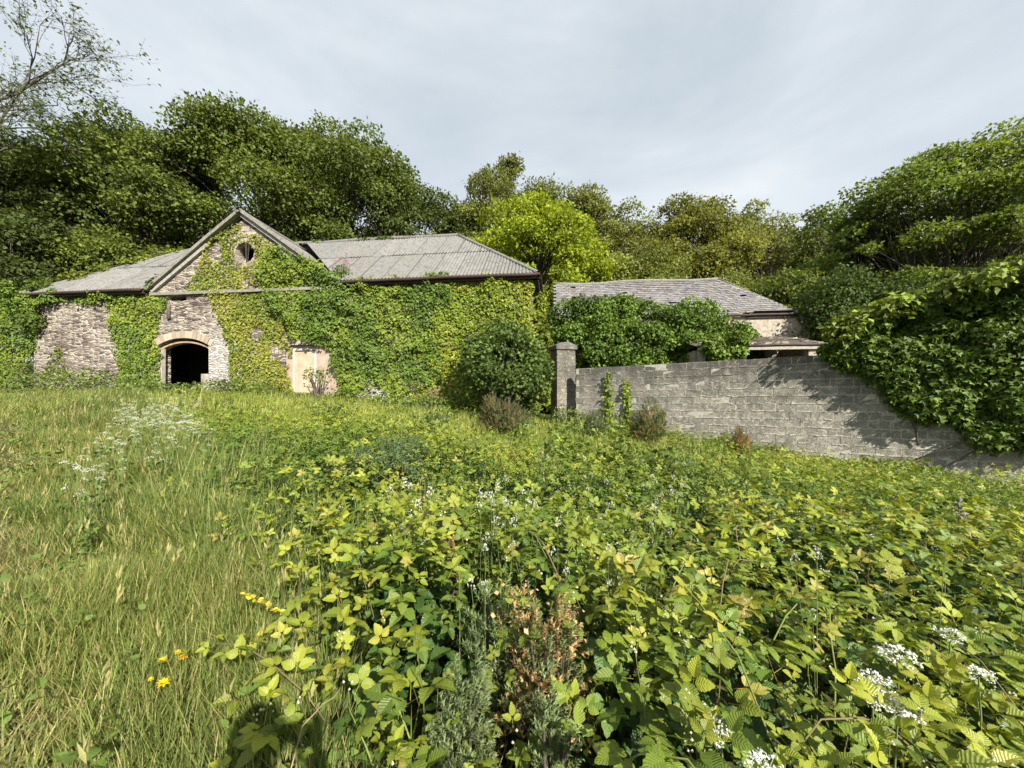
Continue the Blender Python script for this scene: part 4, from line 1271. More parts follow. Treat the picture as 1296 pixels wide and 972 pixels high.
Y_LEAF = np.array((.245, .270, .028)); G_LEAF = np.array((.080, .138, .020)); D_LEAF = np.array((.034, .074, .015)); T_LEAF = np.array((.30, .25, .06))


def brambles():
    gh, gl, gst = Geo(), Geo(), Geo()
    for (lo, hi, dens, near) in (((-3.2, .35), (3.6, 2.3), 92, 2), ((-5.5, 2.3), (6.2, 4.0), 74, 1), ((-9, 4.0), (11, 7.5), 62, 0), ((-13, 7.5), (13, 16), 38, 0)):
        x, y = sample(lo, hi, dens)
        e = edge(x, y)
        pr = np.clip(.55 + e * 1.3, 0, 1)
        pr *= np.interp(y, [0, 7, 10, 14, 16], [1, 1, .62, .4, .4]) * np.where(y > 7, np.clip((fbm(x * .5, y * .5, 55) - .30) * 4, .1, 1), 1)
        pr = np.where((y < 3.2) & (vnoise(x * .9, y * .9, 81) < .16), pr * .25, pr)
        for cx, cy, r in ((.13, 1.44, .15), (-.16, 1.30, .09), (.5, 1.7, .08), (-.07, 1.55, .08), (.12, 1.12, .06)): pr = np.where((x - cx) ** 2 + (y - cy) ** 2 < r * r, pr * .08, pr)
        ok = rng.random(len(x)) < pr
        x, y = x[ok], y[ok]; N = len(x)
        h = bram_h(x, y); z0 = gz(x, y)
        L = np.minimum(rng.uniform(.28, .6, N), h + .05)
        lean = rng.normal(0, .22, (N, 2)) + np.array((-.03, .02))
        young = np.clip((fbm(x * .8, y * .8, 61) - .28) * 1.9 + rng.normal(0, .22, N), 0, 1)
        top = z0 + h + rng.normal(0, .06, N) + .10 * (rng.random(N) < .1)
        m = 7
        az0 = rng.uniform(0, 6.28, N); sz = rng.uniform(.6, 1.3, N) * .069
        size_k = np.interp(y, [0, 6, 9, 15], [1.0, 1.0, .95, .9])
        for kk in range(m):
            f = kk / (m - 1)
            az = az0 + kk * 2.4 + rng.normal(0, .3, N)
            out = np.stack([np.cos(az), np.sin(az)], 1)
            sp = np.stack([x + lean[:, 0] * L * f, y + lean[:, 1] * L * f, top - L * (1 - f)], 1)
            pl = (.10 - .055 * f) * rng.uniform(.7, 1.4, N)
            el = R(-22) + R(75) * f ** 1.6 + rng.normal(0, .3, N)
            tip = np.concatenate([out * np.cos(el)[:, None], np.sin(el)[:, None]], 1)
            p = sp + tip * pl[:, None]
            nn = np.concatenate([-out * np.sin(el)[:, None], np.cos(el)[:, None]], 1) + rng.normal(0, .28, (N, 3)) + np.array((.12, -.16, 0))
            s = sz * (1.12 - .45 * f ** 2) * rng.uniform(.8, 1.2, N) * size_k
            yy = np.clip((f - .32) * 1.5 * (.2 + 1.05 * young) + rng.normal(0, .10, N), 0, 1)[:, None]
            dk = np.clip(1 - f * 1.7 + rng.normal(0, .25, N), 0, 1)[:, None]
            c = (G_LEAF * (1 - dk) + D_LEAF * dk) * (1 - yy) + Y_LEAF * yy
            tr = ((rng.random(N) < .18) & (f > .75) & (young > .4))[:, None] * rng.uniform(.2, .9, (N, 1))
            c = (c * (1 - tr) + T_LEAF * tr) * rng.uniform(.75, 1.28, (N, 1))
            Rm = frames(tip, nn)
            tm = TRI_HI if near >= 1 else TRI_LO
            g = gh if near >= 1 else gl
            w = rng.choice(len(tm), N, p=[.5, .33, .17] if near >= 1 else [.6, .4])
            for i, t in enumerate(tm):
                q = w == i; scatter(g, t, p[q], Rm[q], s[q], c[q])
        if near:
            for i in range(N):
                if rng.random() < (.28 if near == 2 else .1):
                    b = np.array((x[i] - lean[i, 0] * .2, y[i] - lean[i, 1] * .2, z0[i] - .03)); e2 = np.array((x[i] + lean[i, 0] * L[i], y[i] + lean[i, 1] * L[i], top[i]))
                    gst.tube(np.linspace(b, e2, 4) + np.array([[0, 0, 0], [.01, 0, 0], [.005, .01, 0], [0, 0, 0]]), np.linspace(.0032, .0015, 4), 5, 0, np.array((.13, .14, .045)) if rng.random() < .85 else np.array((.15, .08, .05)))
        # little clusters of flower buds at the shoot tips
        if near:
            s = rng.random(N) < .4
            for i in np.where(s)[0]:
                for j in range(rng.integers(2, 6)):
                    c = np.array((x[i] + lean[i, 0] * L[i], y[i] + lean[i, 1] * L[i], top[i])) + rng.normal(0, .012, 3) + np.array((0, 0, .012)); r = rng.uniform(.003, .0055)
                    gst.add(c + r * np.array([(1, 0, 0), (-1, 0, 0), (0, 1, 0), (0, -1, 0), (0, 0, 1.4), (0, 0, -1)]), [0, 2, 4, 2, 1, 4, 1, 3, 4, 3, 0, 4, 2, 0, 5, 1, 2, 5, 3, 1, 5, 0, 3, 5], [3] * 8, 0, np.array((.42, .42, .30)) * rng.uniform(.7, 1.2))
    # long arching canes over the top of the thicket
    for i in range(45):
        y0 = .5 + 4.5 * rng.random() ** 1.3; x0 = rng.uniform(-.8 * y0, 1.3 * y0)
        if edge(np.array([x0]), np.array([y0]))[0] < -.1 or wall_side(x0, y0) < .8: continue
        a = rng.uniform(0, 6.28); L = rng.uniform(.5, 1.2); tt = np.linspace(0, 1, 9)
        xs = x0 + math.cos(a) * L * tt; ys = y0 + math.sin(a) * L * tt
        if ys.min() < .55 or np.abs(xs).max() < -1: continue
        hh = bram_h(xs, ys); zs = gz(xs, ys) + hh * (np.sin(math.pi * (.18 + .72 * tt)) * 1.12) + .02
        pts = np.stack([xs, ys, zs], 1) + rng.normal(0, .008, (9, 3))
        gst.tube(pts, np.linspace(.0036, .0015, 9), 5, 0, np.array((.15, .12, .06)) if rng.random() < .35 else np.array((.14, .17, .05)))
        m = int(L / .075); f = np.linspace(1.5, 7.9, m); i0 = f.astype(int); p = pts[i0] + (pts[i0 + 1] - pts[i0]) * (f - i0)[:, None]
        side = np.where(np.arange(m) % 2, 1.0, -1.0); tip = np.stack([-math.sin(a) * side + .4 * math.cos(a), math.cos(a) * side + .4 * math.sin(a), rng.normal(.25, .25, m)], 1)
        tip /= np.linalg.norm(tip, axis=1)[:, None]; ag = np.linspace(0, 1, m)[:, None]
        c = (G_LEAF * (1 - ag) + Y_LEAF * ag) * rng.uniform(.8, 1.25, (m, 1))
        scatter(gh, TRI_HI[rng.integers(0, 3)], p + tip * .04, frames(tip, np.tile((0, -.2, 1.0), (m, 1)) + rng.normal(0, .25, (m, 3))), rng.uniform(.04, .072, m) * (1.1 - .5 * ag[:, 0]), c)
    t = thing('brambles', 'dense thicket of young brambles with yellow green shoot tips filling the foreground', 'bramble thicket'); t['kind'] = 'stuff'
    tag(gh.obj('near_leaves', M_BRAM, t), kind='stuff'); tag(gl.obj('leaves', M_BRAMLO, t), kind='stuff'); tag(gst.obj('stems', M_STEM, t), kind='stuff')


brambles()


def grass_patch(g, x, y, hgt, wid, c0, c1, straw, seed=0, lean=.20, wind=(.14, .05)):
    N = len(x); z = gz(x, y) - .02
    az = rng.uniform(0, 6.28, N)
    clump = fbm(x * 1.6, y * 1.6, 101 + seed); clump2 = fbm(x * .5, y * .5, 103 + seed)
    tip = np.stack([np.cos(az) * lean + wind[0] * (clump - .3), np.sin(az) * lean + wind[1], np.ones(N)], 1) + rng.normal(0, .12, (N, 3))
    nn = np.stack([-np.cos(az), -np.sin(az), np.full(N, .4)], 1)
    h = hgt * (.30 + 1.4 * clump) * rng.uniform(.55, 1.25, N)
    t = np.clip(clump2[:, None] * 1.5 - .25 + rng.normal(0, .3, (N, 1)), 0, 1)
    c = np.asarray(c0) * (1 - t) + np.asarray(c1) * t
    st = (rng.random(N) < straw)[:, None] * rng.uniform(.5, 1, (N, 1))
    c = (c * (1 - st) + np.array((.44, .36, .16)) * st) * rng.uniform(.7, 1.3, (N, 1))
    Rm = frames(tip, nn); k = rng.integers(0, len(BLADES), N)
    w = wid * rng.uniform(.6, 1.4, N)
    for i, b in enumerate(BLADES):
        q = k == i
        scatter(g, b, np.stack([x, y, z], 1)[q], Rm[q], np.stack([w[q], h[q], h[q]], 1), c[q])


GR0 = (.088, .140, .028); GR1 = (.225, .255, .062)


def pathness(x, y):
    return x + 1.30 * y + .9 * (fbm(x * .8, y * .8, 71) - .5)


def grasses():
    g = Geo()
    for lo, hi, dens, wid, hs in (((-4.2, .7), (.4, 2.6), 8000, .0048, 1), ((-6.6, 2.6), (.2, 4.4), 4200, .0065, 1), ((-11, 4.4), (-.5, 7.5), 2000, .0095, 1), ((-26, 7.5), (-1, 18), 600, .016, 1)):
        x, y = sample(lo, hi, dens)
        e = edge(x, y); pp = pathness(x, y)
        ok = (e < .35) & (rng.random(len(x)) < np.clip(1 - e * 1.6, .0, 1)) & ((pp > -.5 + .7 * rng.random(len(x))) | (y > 7))
        x, y = x[ok], y[ok]
        hh = np.interp(pathness(x, y), [-.2, .5, 1.2], [.14, .28, .38]) * np.interp(y, [0, 4, 9, 16], [.85, .95, .9, .8]) * hs
        grass_patch(g, x, y, hh, wid, GR0, GR1, .16)
    # flowering stalks and broad leaved weeds standing in it
    x, y = sample((-9, .8), (0, 8), 26); ok = (edge(x, y) < .2) & (pathness(x, y) > .1); x, y = x[ok], y[ok]; N = len(x); hh = rng.uniform(.32, .62, N)
    b = np.stack([x, y, gz(x, y)], 1); tip = np.stack([rng.normal(.08, .12, N), rng.normal(0, .12, N), np.ones(N)], 1); Rm = frames(tip, rand_unit(N)); yw = np.maximum(.0022, .0009 * y)
    sc_ = np.array((.24, .22, .09)) * rng.uniform(.7, 1.3, (N, 1))
    scatter(g, BLADES[0], b, Rm, np.stack([yw * 1.2, hh, hh], 1), sc_); e = b + tip / np.linalg.norm(tip, axis=1)[:, None] * (hh * .92)[:, None]
    for q in range(3): scatter(g, LSN, e + rng.normal(0, .006, (N, 3)) - tip * (.02 * q), frames(tip + rng.normal(0, .18, (N, 3)), rand_unit(N)), np.stack([np.full(N, .022) + yw, rng.uniform(.04, .08, N), np.full(N, .03)], 1), sc_ * 1.15)
    x, y = sample((-8, .8), (0, 7), 14); ok = (edge(x, y) < .3); x, y = x[ok], y[ok]; N = len(x)
    for q in range(7):
        az = rng.uniform(0, 6.28, N); tip = np.stack([np.cos(az), np.sin(az), rng.uniform(.1, 1.2, N)], 1)
        scatter(g, _lh[q % 3], np.stack([x + rng.normal(0, .03, N), y + rng.normal(0, .03, N), gz(x, y) + rng.uniform(.03, .26, N)], 1), frames(tip, np.tile((0, 0, 1.0), (N, 1)) + rng.normal(0, .4, (N, 3))), rng.uniform(.025, .062, N), np.array((.10, .15, .03)) * rng.uniform(.7, 1.4, (N, 1)))
    tag(g.obj('grass', M_GRASS), 'long seeding meadow grass sloping up the left side', 'grass', kind='stuff')
    g = Geo()
    for lo, hi, dens, wid in (((-6, .7), (0, 4.5), 4500, .005), ((-14, 4.5), (-4, 10), 900, .012)):
        x, y = sample(lo, hi, dens); pp = pathness(x, y); ok = pp < .35 - .8 * rng.random(len(x)) ** 2 + .1; x, y = x[ok], y[ok]
        grass_patch(g, x, y, .12, wid, (.15, .17, .055), (.26, .24, .09), .38, 5, lean=.8)
    tag(g.obj('mown_grass', M_GRASS), 'short trampled straw coloured grass along the left edge', 'grass', kind='stuff')
    # tall bluish grass clumps between the meadow and the brambles
    g = Geo()
    for cx, cy, r, n, h in ((-2.0, 3.0, .5, 700, .75), (-2.7, 3.6, .6, 700, .8), (-1.15, 2.5, .45, 500, .7), (-.95, 3.1, .5, 500, .75), (-.25, 1.25, .2, 160, .55), (-1.0, 1.9, .35, 420, .6), (-3.6, 4.6, .7, 600, .8), (-.6, 2.2, .3, 250, .65)):
        h *= .72
        a = rng.uniform(0, 6.28, n); rr = r * np.sqrt(rng.random(n)); x, y = cx + rr * np.cos(a), cy + rr * np.sin(a)
        grass_patch(g, x, y, h, .0075 if cy < 2 else .0095, (.11, .165, .04), (.19, .23, .06), .07, 9, lean=.12)
    tag(g.obj('tall_grass', M_GRASS), 'tall broad bladed grass standing along the edge of the brambles', 'tall grass', kind='stuff')
    # yellowish rank grass growing through the low scrub before the buildings
    g = Geo()
    for lo, hi, dens, wid in (((-7, 5.5), (10, 9), 420, .010), ((-13, 8.5), (11, 16), 300, .016)):
        x, y = sample(lo, hi, dens); e = edge(x, y); m = fbm(x * .55, y * .55, 121)
        ok = (e > .1) & (rng.random(len(x)) < np.clip((m - .36) * 4, .12, 1)); x, y = x[ok], y[ok]
        grass_patch(g, x, y, .42 * np.interp(wall_side(x, y), [.2, 2.2], [.5, 1]), wid * 1.1, (.19, .245, .04), (.31, .33, .075), .14, 13)
    tag(g.obj('rank_grass', M_GRASS), 'yellowish rank grass through the low scrub before the buildings', 'grass', kind='stuff')


grasses()


def weeds():
    """nettles and docks at the foot of the barn, low leafy scrub in front of the walls"""
    g = Geo()
    N = 9000
    xb = rng.uniform(-LB - 3, .4, N); off = rng.uniform(.12, 1, N) ** 1.5 * np.interp(xb, [-25, -14, -13, 0], [3.2, 2.4, 1.1, 1.0]); p = bw(xb, -off - .1, 0 * xb)
    hmax = np.where((xb > -10.3) & (xb < -7.9), .5, 1.0) * np.interp(xb, [-26, -17, -15.5, -13.5, -12, 0], [1.1, .95, .5, .5, .65, .6]) * (.5 + fbm(xb * .9, off * 1.2, 131)) * np.clip(1.25 - off / 4, .35, 1)
    z = gz(p[:, 0], p[:, 1]) + hmax * rng.random(N) ** .5
    pos = np.stack([p[:, 0], p[:, 1], z], 1)
    d = rand_unit(N); d[:, 2] = np.abs(d[:, 2]); k = (xb * 3).astype(int) - int(xb.min() * 3) + 1
    leaf_cloud(g, pos, d, k, [LS, LSN], .11, np.array((.11, .16, .035)), yellow=.25, tipdown=.2)
    # foot of the block wall
    N = 6500; a = rng.uniform(-.9, WLEN, N); off = .08 + 1.1 * rng.random(N) ** 1.6; p = wwp(a, off, 0 * a)
    h = (.12 + .85 * np.clip(fbm(a * 1.5, off * .6, 137) - .2, 0, 1) * np.interp(a, [0, 4, 6, 12], [1.25, 1.1, .8, .8])) * np.clip(1.2 - off, .3, 1); z = gz(p[:, 0], p[:, 1]) + h * rng.random(N) ** .5
    d = rand_unit(N); d[:, 2] = np.abs(d[:, 2]); k = (a * 3).astype(int) + 5
    leaf_cloud(g, np.stack([p[:, 0], p[:, 1], z], 1), d, k, [LS, LSN], .10, np.array((.12, .17, .035)), yellow=.3)
    # ragged clumps of taller weeds out in the scrub
    for i in range(34):
        cy = rng.uniform(5.2, 11.5); cx = rng.uniform(-.62, .55) * cy
        if not before_buildings(np.array([cx]), np.array([cy]))[0] or wall_side(cx, cy) < .5 or edge(np.array([cx]), np.array([cy]))[0] < -.8: continue
        N = int(rng.uniform(160, 380)); r = rng.uniform(.28, .62); H = rng.uniform(.45, .85)
        d = rand_unit(N); d[:, 2] = np.abs(d[:, 2]); q = d * rng.random((N, 1)) ** .35 * np.array((r, r, H)) * (1 + .7 * (vnoise(d[:, 0] * 2 + i, d[:, 1] * 2, 9)[:, None] - .5))
        p = q + np.array((cx, cy, 0)); p[:, 2] += gz(p[:, 0], p[:, 1])
        leaf_cloud(g, p, d, np.zeros(N, int), [LS, LSN], rng.uniform(.07, .11), np.array((.10, .15, .03)) * rng.uniform(.65, 1.35), yellow=rng.uniform(.1, .5))
    tag(g.obj('weeds', M_BRAMLO), 'nettles and low weeds along the foot of the walls', 'weeds', kind='stuff')


weeds()


# ----------------------------------------------------------------- gorse, docks, flowers
def sprig(n=16, L=1.0, w=.03, nl=.32):
    V = []; Fl = []
    V += [(-.02, 0, 0), (.02, 0, 0), (0, L, 0)]; Fl += [0, 1, 2]
    for i in range(n):
        t = .1 + .88 * i / n; a = i * 2.4; dx, dz = math.cos(a), math.sin(a); l = nl * (1.1 - .5 * t)
        b = len(V); V += [(-w * dz, t * L - w, w * dx), (w * dz, t * L + w, -w * dx), (dx * l, t * L + l * .6, dz * l)]; Fl += [b, b + 1, b + 2]
    return Tm(V, Fl, [3] * (len(Fl) // 3))


SPR = sprig()


def gorse(label, px, d, top, width, col, n=900, size=.16, brown=0.0, brown_col=(.30, .17, .08), cat='gorse', name='gorse_bush', hmin=.25, group='gorse bushes', flowers=0):
    x, y, _ = P(px, top, d); z0 = float(gz(x, y)); H = max(hmin, E + (HZ - top) / F * d - z0); Rw = width / F * d / 2
    g = Geo(); gs = Geo()
    u = rand_unit(n); u[:, 2] = np.abs(u[:, 2]); r = (.35 + .65 * rng.random(n) ** .5) * (1 + 1.0 * (vnoise(u[:, 0] * 2.6 + px, u[:, 1] * 2.6 + u[:, 2] * 2.4, 7) - .5))
    p = u * r[:, None] * np.array((Rw, Rw, H * .62)) + np.array((0, 0, H * .34))
    tip = u * .8 + np.array((0, 0, .7)) + rng.normal(0, .35, (n, 3))
    c = np.asarray(col) * rng.uniform(.6, 1.5, (n, 1))
    if brown:
        br = (rng.random(n) < brown)[:, None]; c = np.where(br, np.asarray(brown_col) * rng.uniform(.5, 1.6, (n, 1)), c)
    scatter(g, SPR, p, frames(tip, rng.normal(0, 1, (n, 3))), size * rng.uniform(.6, 1.4, n), c)
    for i in range(26):
        q = p[rng.integers(0, n)]; gs.tube(np.linspace((rng.normal(0, .03), rng.normal(0, .03), -.05), q, 4), np.linspace(.012, .004, 4), 4)
    t = thing(name, label, cat, (x, y, z0), 0, group)
    if flowers:
        gf = Geo(); k = rng.integers(0, n, flowers); k = k[(p[k, 2] > .25 * H)]; m = len(k)
        fcol = np.array((.50, .33, .17)) * rng.uniform(.7, 1.3, (m, 1)); scatter(gf, LS, p[k] + rng.normal(0, .03, (m, 3)) + u[k] * .05, frames(rand_unit(m), rand_unit(m)), rng.uniform(.014, .026, m), fcol); tag(gf.obj('dead_flowers', M_CREEP, t), kind='stuff')
    g.obj('foliage', M_GRASS, t); gs.obj('stem', M_BARK, t)
    return t


gorse('tallest upright gorse, half brown, standing before the sapling', 636, 9.2, 508, 62, (.10, .12, .045), 1500, .15, brown=.3, brown_col=(.16, .11, .05))
gorse('small grey green gorse left of the half brown one', 552, 9.6, 527, 28, (.09, .12, .06), 450, .14)
gorse('dark gorse bush leaning against the block wall', 822, 9.3, 518, 44, (.09, .115, .03), 900, .14, brown=.15)
gorse('wide low blue green gorse in the middle of the brambles', 490, 4.6, 568, 105, (.10, .145, .06), 1700, .13)
gorse('orange tipped gorse seedling near the wall', 938, 8.4, 545, 20, (.10, .10, .03), 260, .12, brown=.5, brown_col=(.30, .15, .04))
gorse('small pale gorse at the wall foot beside the ivy strips', 752, 9.8, 524, 26, (.10, .13, .05), 380, .13)
gorse('spiky gorse clump low in the centre foreground', 590, 1.28, 846, 74, (.16, .20, .085), 620, .055, hmin=.5)
gorse('gorse with withered tan flowers in the centre foreground', 690, 1.42, 742, 112, (.13, .165, .06), 760, .058, brown=.35, brown_col=(.34, .22, .10), flowers=420)
gorse('small fresh gorse tuft left of the withered one', 628, 1.55, 745, 60, (.15, .20, .08), 420, .055, hmin=.5)
gorse('small gorse tuft right of the withered one', 790, 1.7, 715, 46, (.15, .20, .085), 300, .055, hmin=.5)
gorse('tiny gorse tuft below the withered one', 700, 1.12, 850, 44, (.16, .21, .085), 260, .045, hmin=.5)


def shoot_plant():
    # tall reddish thistle-like stalk with drooping purple brown leaves
    x, y, zt = P(573, 632, 2.2); z0 = float(gz(x, y)); H = zt - z0
    t = thing('dock_stalk', 'tall reddish brown stalk with drooping purplish leaves in the brambles', 'weed', (x, y, z0))
    g = Geo(); g.tube([(0, 0, -.05), (.01, 0, H * .5), (-.005, .01, H)], [.013, .011, .006], 7, 0, (.20, .075, .04)); g.obj('stem', M_STEM, t)
    g = Geo(); N = 24; f = np.sort(.38 + .6 * rng.random(N)); az = np.arange(N) * 2.4; el = -.35 + rng.normal(0, .25, N) + (f > .9) * .6
    tip = np.stack([np.cos(az) * np.cos(el), np.sin(az) * np.cos(el), np.sin(el)], 1); p = np.stack([0 * f, 0 * f, f * H], 1) + tip * .035
    c = np.where((f > .88)[:, None], np.array((.20, .19, .05)), np.array((.13, .07, .05))) * rng.uniform(.7, 1.3, (N, 1))
    scatter(g, _lh[0], p, frames(tip, np.tile((0, 0, 1.0), (N, 1)) + rng.normal(0, .3, (N, 3))), rng.uniform(.07, .13, N) * (1.15 - .5 * f), c); g.obj('leaves', M_BRAM, t)
    # old grey stalk at the right
    x, y, zt = P(1215, 632, 2.7); z0 = float(gz(x, y)); H = zt - z0
    t = thing('thistle_stalk', 'dry grey thistle stalk standing among the brambles at the right', 'thistle', (x, y, z0))
    g = Geo(); g.tube([(0, 0, 0), (.01, 0, H * .5), (0, .01, H)], [.008, .007, .004], 6, 0, (.13, .12, .09)); g.obj('stem', M_STEM, t)
    g = Geo(); N = 60; f = .45 + .55 * rng.random(N); tip = rand_unit(N); p = np.stack([0 * f, 0 * f, f * H], 1)
    scatter(g, LSN, p, frames(tip, rand_unit(N)), rng.uniform(.02, .055, N), np.array((.16, .15, .11)) * rng.uniform(.6, 1.3, (N, 1))); g.obj('leaves', M_BRAMLO, t)


shoot_plant()


def umbel_geo(H, ur, nray=12, nfl=10, stem_r=.004, near=True, heads=1):
    gs, gf = Geo(), Geo()
    for hd in range(heads):
        off = np.array((rng.normal(0, .10), rng.normal(0, .10), rng.uniform(-.26, 0))) * (hd > 0); hh = H + off[2]
        gs.tube([(0, 0, -.05), (off[0] * .4, off[1] * .4, hh * .55), (off[0], off[1], hh - ur * .55)], [stem_r * 1.4, stem_r, stem_r * .7], 5, 0, (.14, .18, .05))
        for i in range(nray):
            a = i * 2.4; rr = ur * math.sqrt((i + .5) / nray) * rng.uniform(.85, 1.1)
            e = np.array((off[0] + math.cos(a) * rr, off[1] + math.sin(a) * rr, hh - .45 * rr * rr / ur + rng.normal(0, .006)))
            if near: gs.tube([(off[0], off[1], hh - ur * .55), e], [stem_r * .4, stem_r * .3], 4, 0, (.2, .25, .1))
            n = nfl; ph = rng.uniform(0, 6.28, n); q = np.sqrt(rng.random(n)) * ur * .24
            p = e + np.stack([np.cos(ph) * q, np.sin(ph) * q, .15 * (ur * .24 - q) + rng.normal(0, .002, n)], 1)
            nn = np.tile((0, 0, 1.0), (n, 1)) + rng.normal(0, .45, (n, 3)); s = ur * (.105 if near else .13) * rng.uniform(.6, 1.3, n)
            fl_ = Tm([(-.5, -.5, 0), (.5, -.5, 0), (.5, .5, 0), (-.5, .5, 0), (0, 0, .25)], [0, 1, 4, 1, 2, 4, 2, 3, 4, 3, 0, 4], [3] * 4)
            scatter(gf, fl_, p, frames(rand_unit(n), nn), s, np.array((.74, .74, .66)) * rng.uniform(.75, 1.1, (n, 1)))
    return gs, gf


def umbels():
    near = [(1148, 828, 1.55, .058, 'flat topped white umbel, second from the right, tilted towards the sun'), (1098, 842, 1.45, .052, 'white umbel just above and left of the largest one'),
            (1118, 885, 1.22, .062, 'largest white umbel in the bottom right corner'), (1203, 803, 1.7, .045, 'small white umbel set highest in the bottom right group'),
            (1252, 848, 1.55, .045, 'loose white umbel nearest the right edge'), (936, 932, 1.08, .04, 'small white umbel at the bottom right of centre'), (980, 962, 1.02, .045, 'white umbel cut by the bottom edge'),
            (1100, 618 + 60, 3.0, .04, 'small faded umbel among brambles below the block wall')]
    for px, py, d, ur, lb in near:
        d *= .86
        p = P(px, py, d); z0 = float(gz(p[0], p[1])); H = p[2] - z0
        gs, gf = umbel_geo(H, ur, 16, 14, .0035)
        t = thing('umbel_flower', lb, 'flower', (p[0], p[1], z0), 0, 'white umbels among the near brambles')
        t.rotation_euler = (rng.normal(0.0, .05), rng.normal(0, .05), rng.uniform(0, 6.28))
        gs.obj('stem', M_STEM, t); gf.obj('flower_head', M_PETAL, t)
    protos = []
    for i in range(4):
        gs, gf = umbel_geo(.9, .055, 10, 4, .004, False, heads=4); g = Geo()
        for src, m in ((gs, 0), (gf, 1)):
            for V, Fl, T, M, C, U in zip(src.V, src.Fi, src.T, src.M, src.C, src.U): pass
            V, Fl, T = src.arrays(); g.add(V, Fl, T, m, np.concatenate(src.C))
        # feathery leaves at the foot
        n = 16; p = np.stack([rng.normal(0, .1, n), rng.normal(0, .1, n), rng.uniform(.1, .6, n)], 1); tip = rand_unit(n); tip[:, 2] *= .4
        scatter(g, LSN, p, frames(tip, np.tile((0, 0, 1.0), (n, 1)) + rng.normal(0, .4, (n, 3))), rng.uniform(.08, .16, n), np.array((.09, .14, .03)) * rng.uniform(.7, 1.3, (n, 1)), 0)
        protos.append(g.mesh('cow_parsley', [M_STEM, M_PETAL]))
    def depth(px, py, H):
        return float(np.clip((E - H) / max(.03, .0626 - .075 * (px - 648) / F + (py - HZ) / F), 1.5, 13.5))
    def put(px, py, d, label, group, s=None):
        d = depth(px, py, rng.uniform(.48, .74)); p = P(px, py, d); z0 = float(gz(p[0], p[1])); H = p[2] - z0; H = float(np.clip(H, .42, 1.0))
        o = bpy.data.objects.new('cow_parsley', protos[rng.integers(0, 4)]); COL.objects.link(o)
        k = H / .9; w = rng.uniform(.6, 1.2) * .55; o.location = (p[0], p[1], z0); o.scale = (w, w, k); o.rotation_euler = (rng.normal(0, .06), rng.normal(0, .06), rng.uniform(0, 6.28)); tag(o, label, 'flower', group)
    n = 0
    while n < 85:
        px, py = rng.normal(205, 32), rng.normal(522, 16)
        if not (118 < px < 275 and 488 < py < 562): continue
        put(px, py, float(np.interp(py, [488, 520, 560], [13.6, 10.5, 7.2])), 'white cow parsley in the crowded patch before the arched opening', 'cow parsley crowded before the arched opening'); n += 1
    for i in range(9):
        put(rng.uniform(95, 165), rng.uniform(548, 590), rng.uniform(5.6, 7.0), 'white cow parsley scattered in the meadow below the crowded patch', 'cow parsley scattered in the meadow')
    mid = [(520, 612, 3.6), (512, 606, 3.7), (545, 617, 3.5), (552, 615, 3.5), (608, 618, 3.6), (622, 622, 3.5), (640, 632, 3.3), (584, 630, 3.2), (594, 556, 7.5), (603, 552, 7.6), (583, 541, 8.6), (555, 560, 7.2), (676, 538, 8.4), (683, 567, 6.4), (685, 571, 6.2), (741, 562, 6.6), (740, 578, 5.8),
           (640, 602, 4.2), (662, 619, 3.9), (755, 605, 4.3), (768, 606, 4.3), (826, 600, 4.5), (829, 606, 4.4), (856, 597, 4.8), (849, 616, 4.0), (856, 583, 5.4), (866, 584, 5.4), (765, 618, 3.8), (614, 690, 2.6), (770, 688, 2.7), (1034, 694, 2.9), (722, 548, 7.8), (630, 612, 3.8), (706, 657, 2.8)]
    for px, py, d in [m for i, m in enumerate(mid) if i % 4 != 3]:
        d = depth(px, py, .96 if d < 6 else .66); p = P(px, py, d); z0 = float(gz(p[0], p[1])); H = max(.3, p[2] - z0)
        m = protos[rng.integers(0, 4)]; o = bpy.data.objects.new('white_umbel', m); COL.objects.link(o)
        w = rng.uniform(.22, .36); o.scale = (w, w, H / .9); o.location = (p[0], p[1], z0); o.rotation_euler[2] = rng.uniform(0, 6.28)
        tag(o, 'white flowered umbel scattered through the scrub between barn and brambles', 'flower', 'white umbels dotted through the scrub')


umbels()


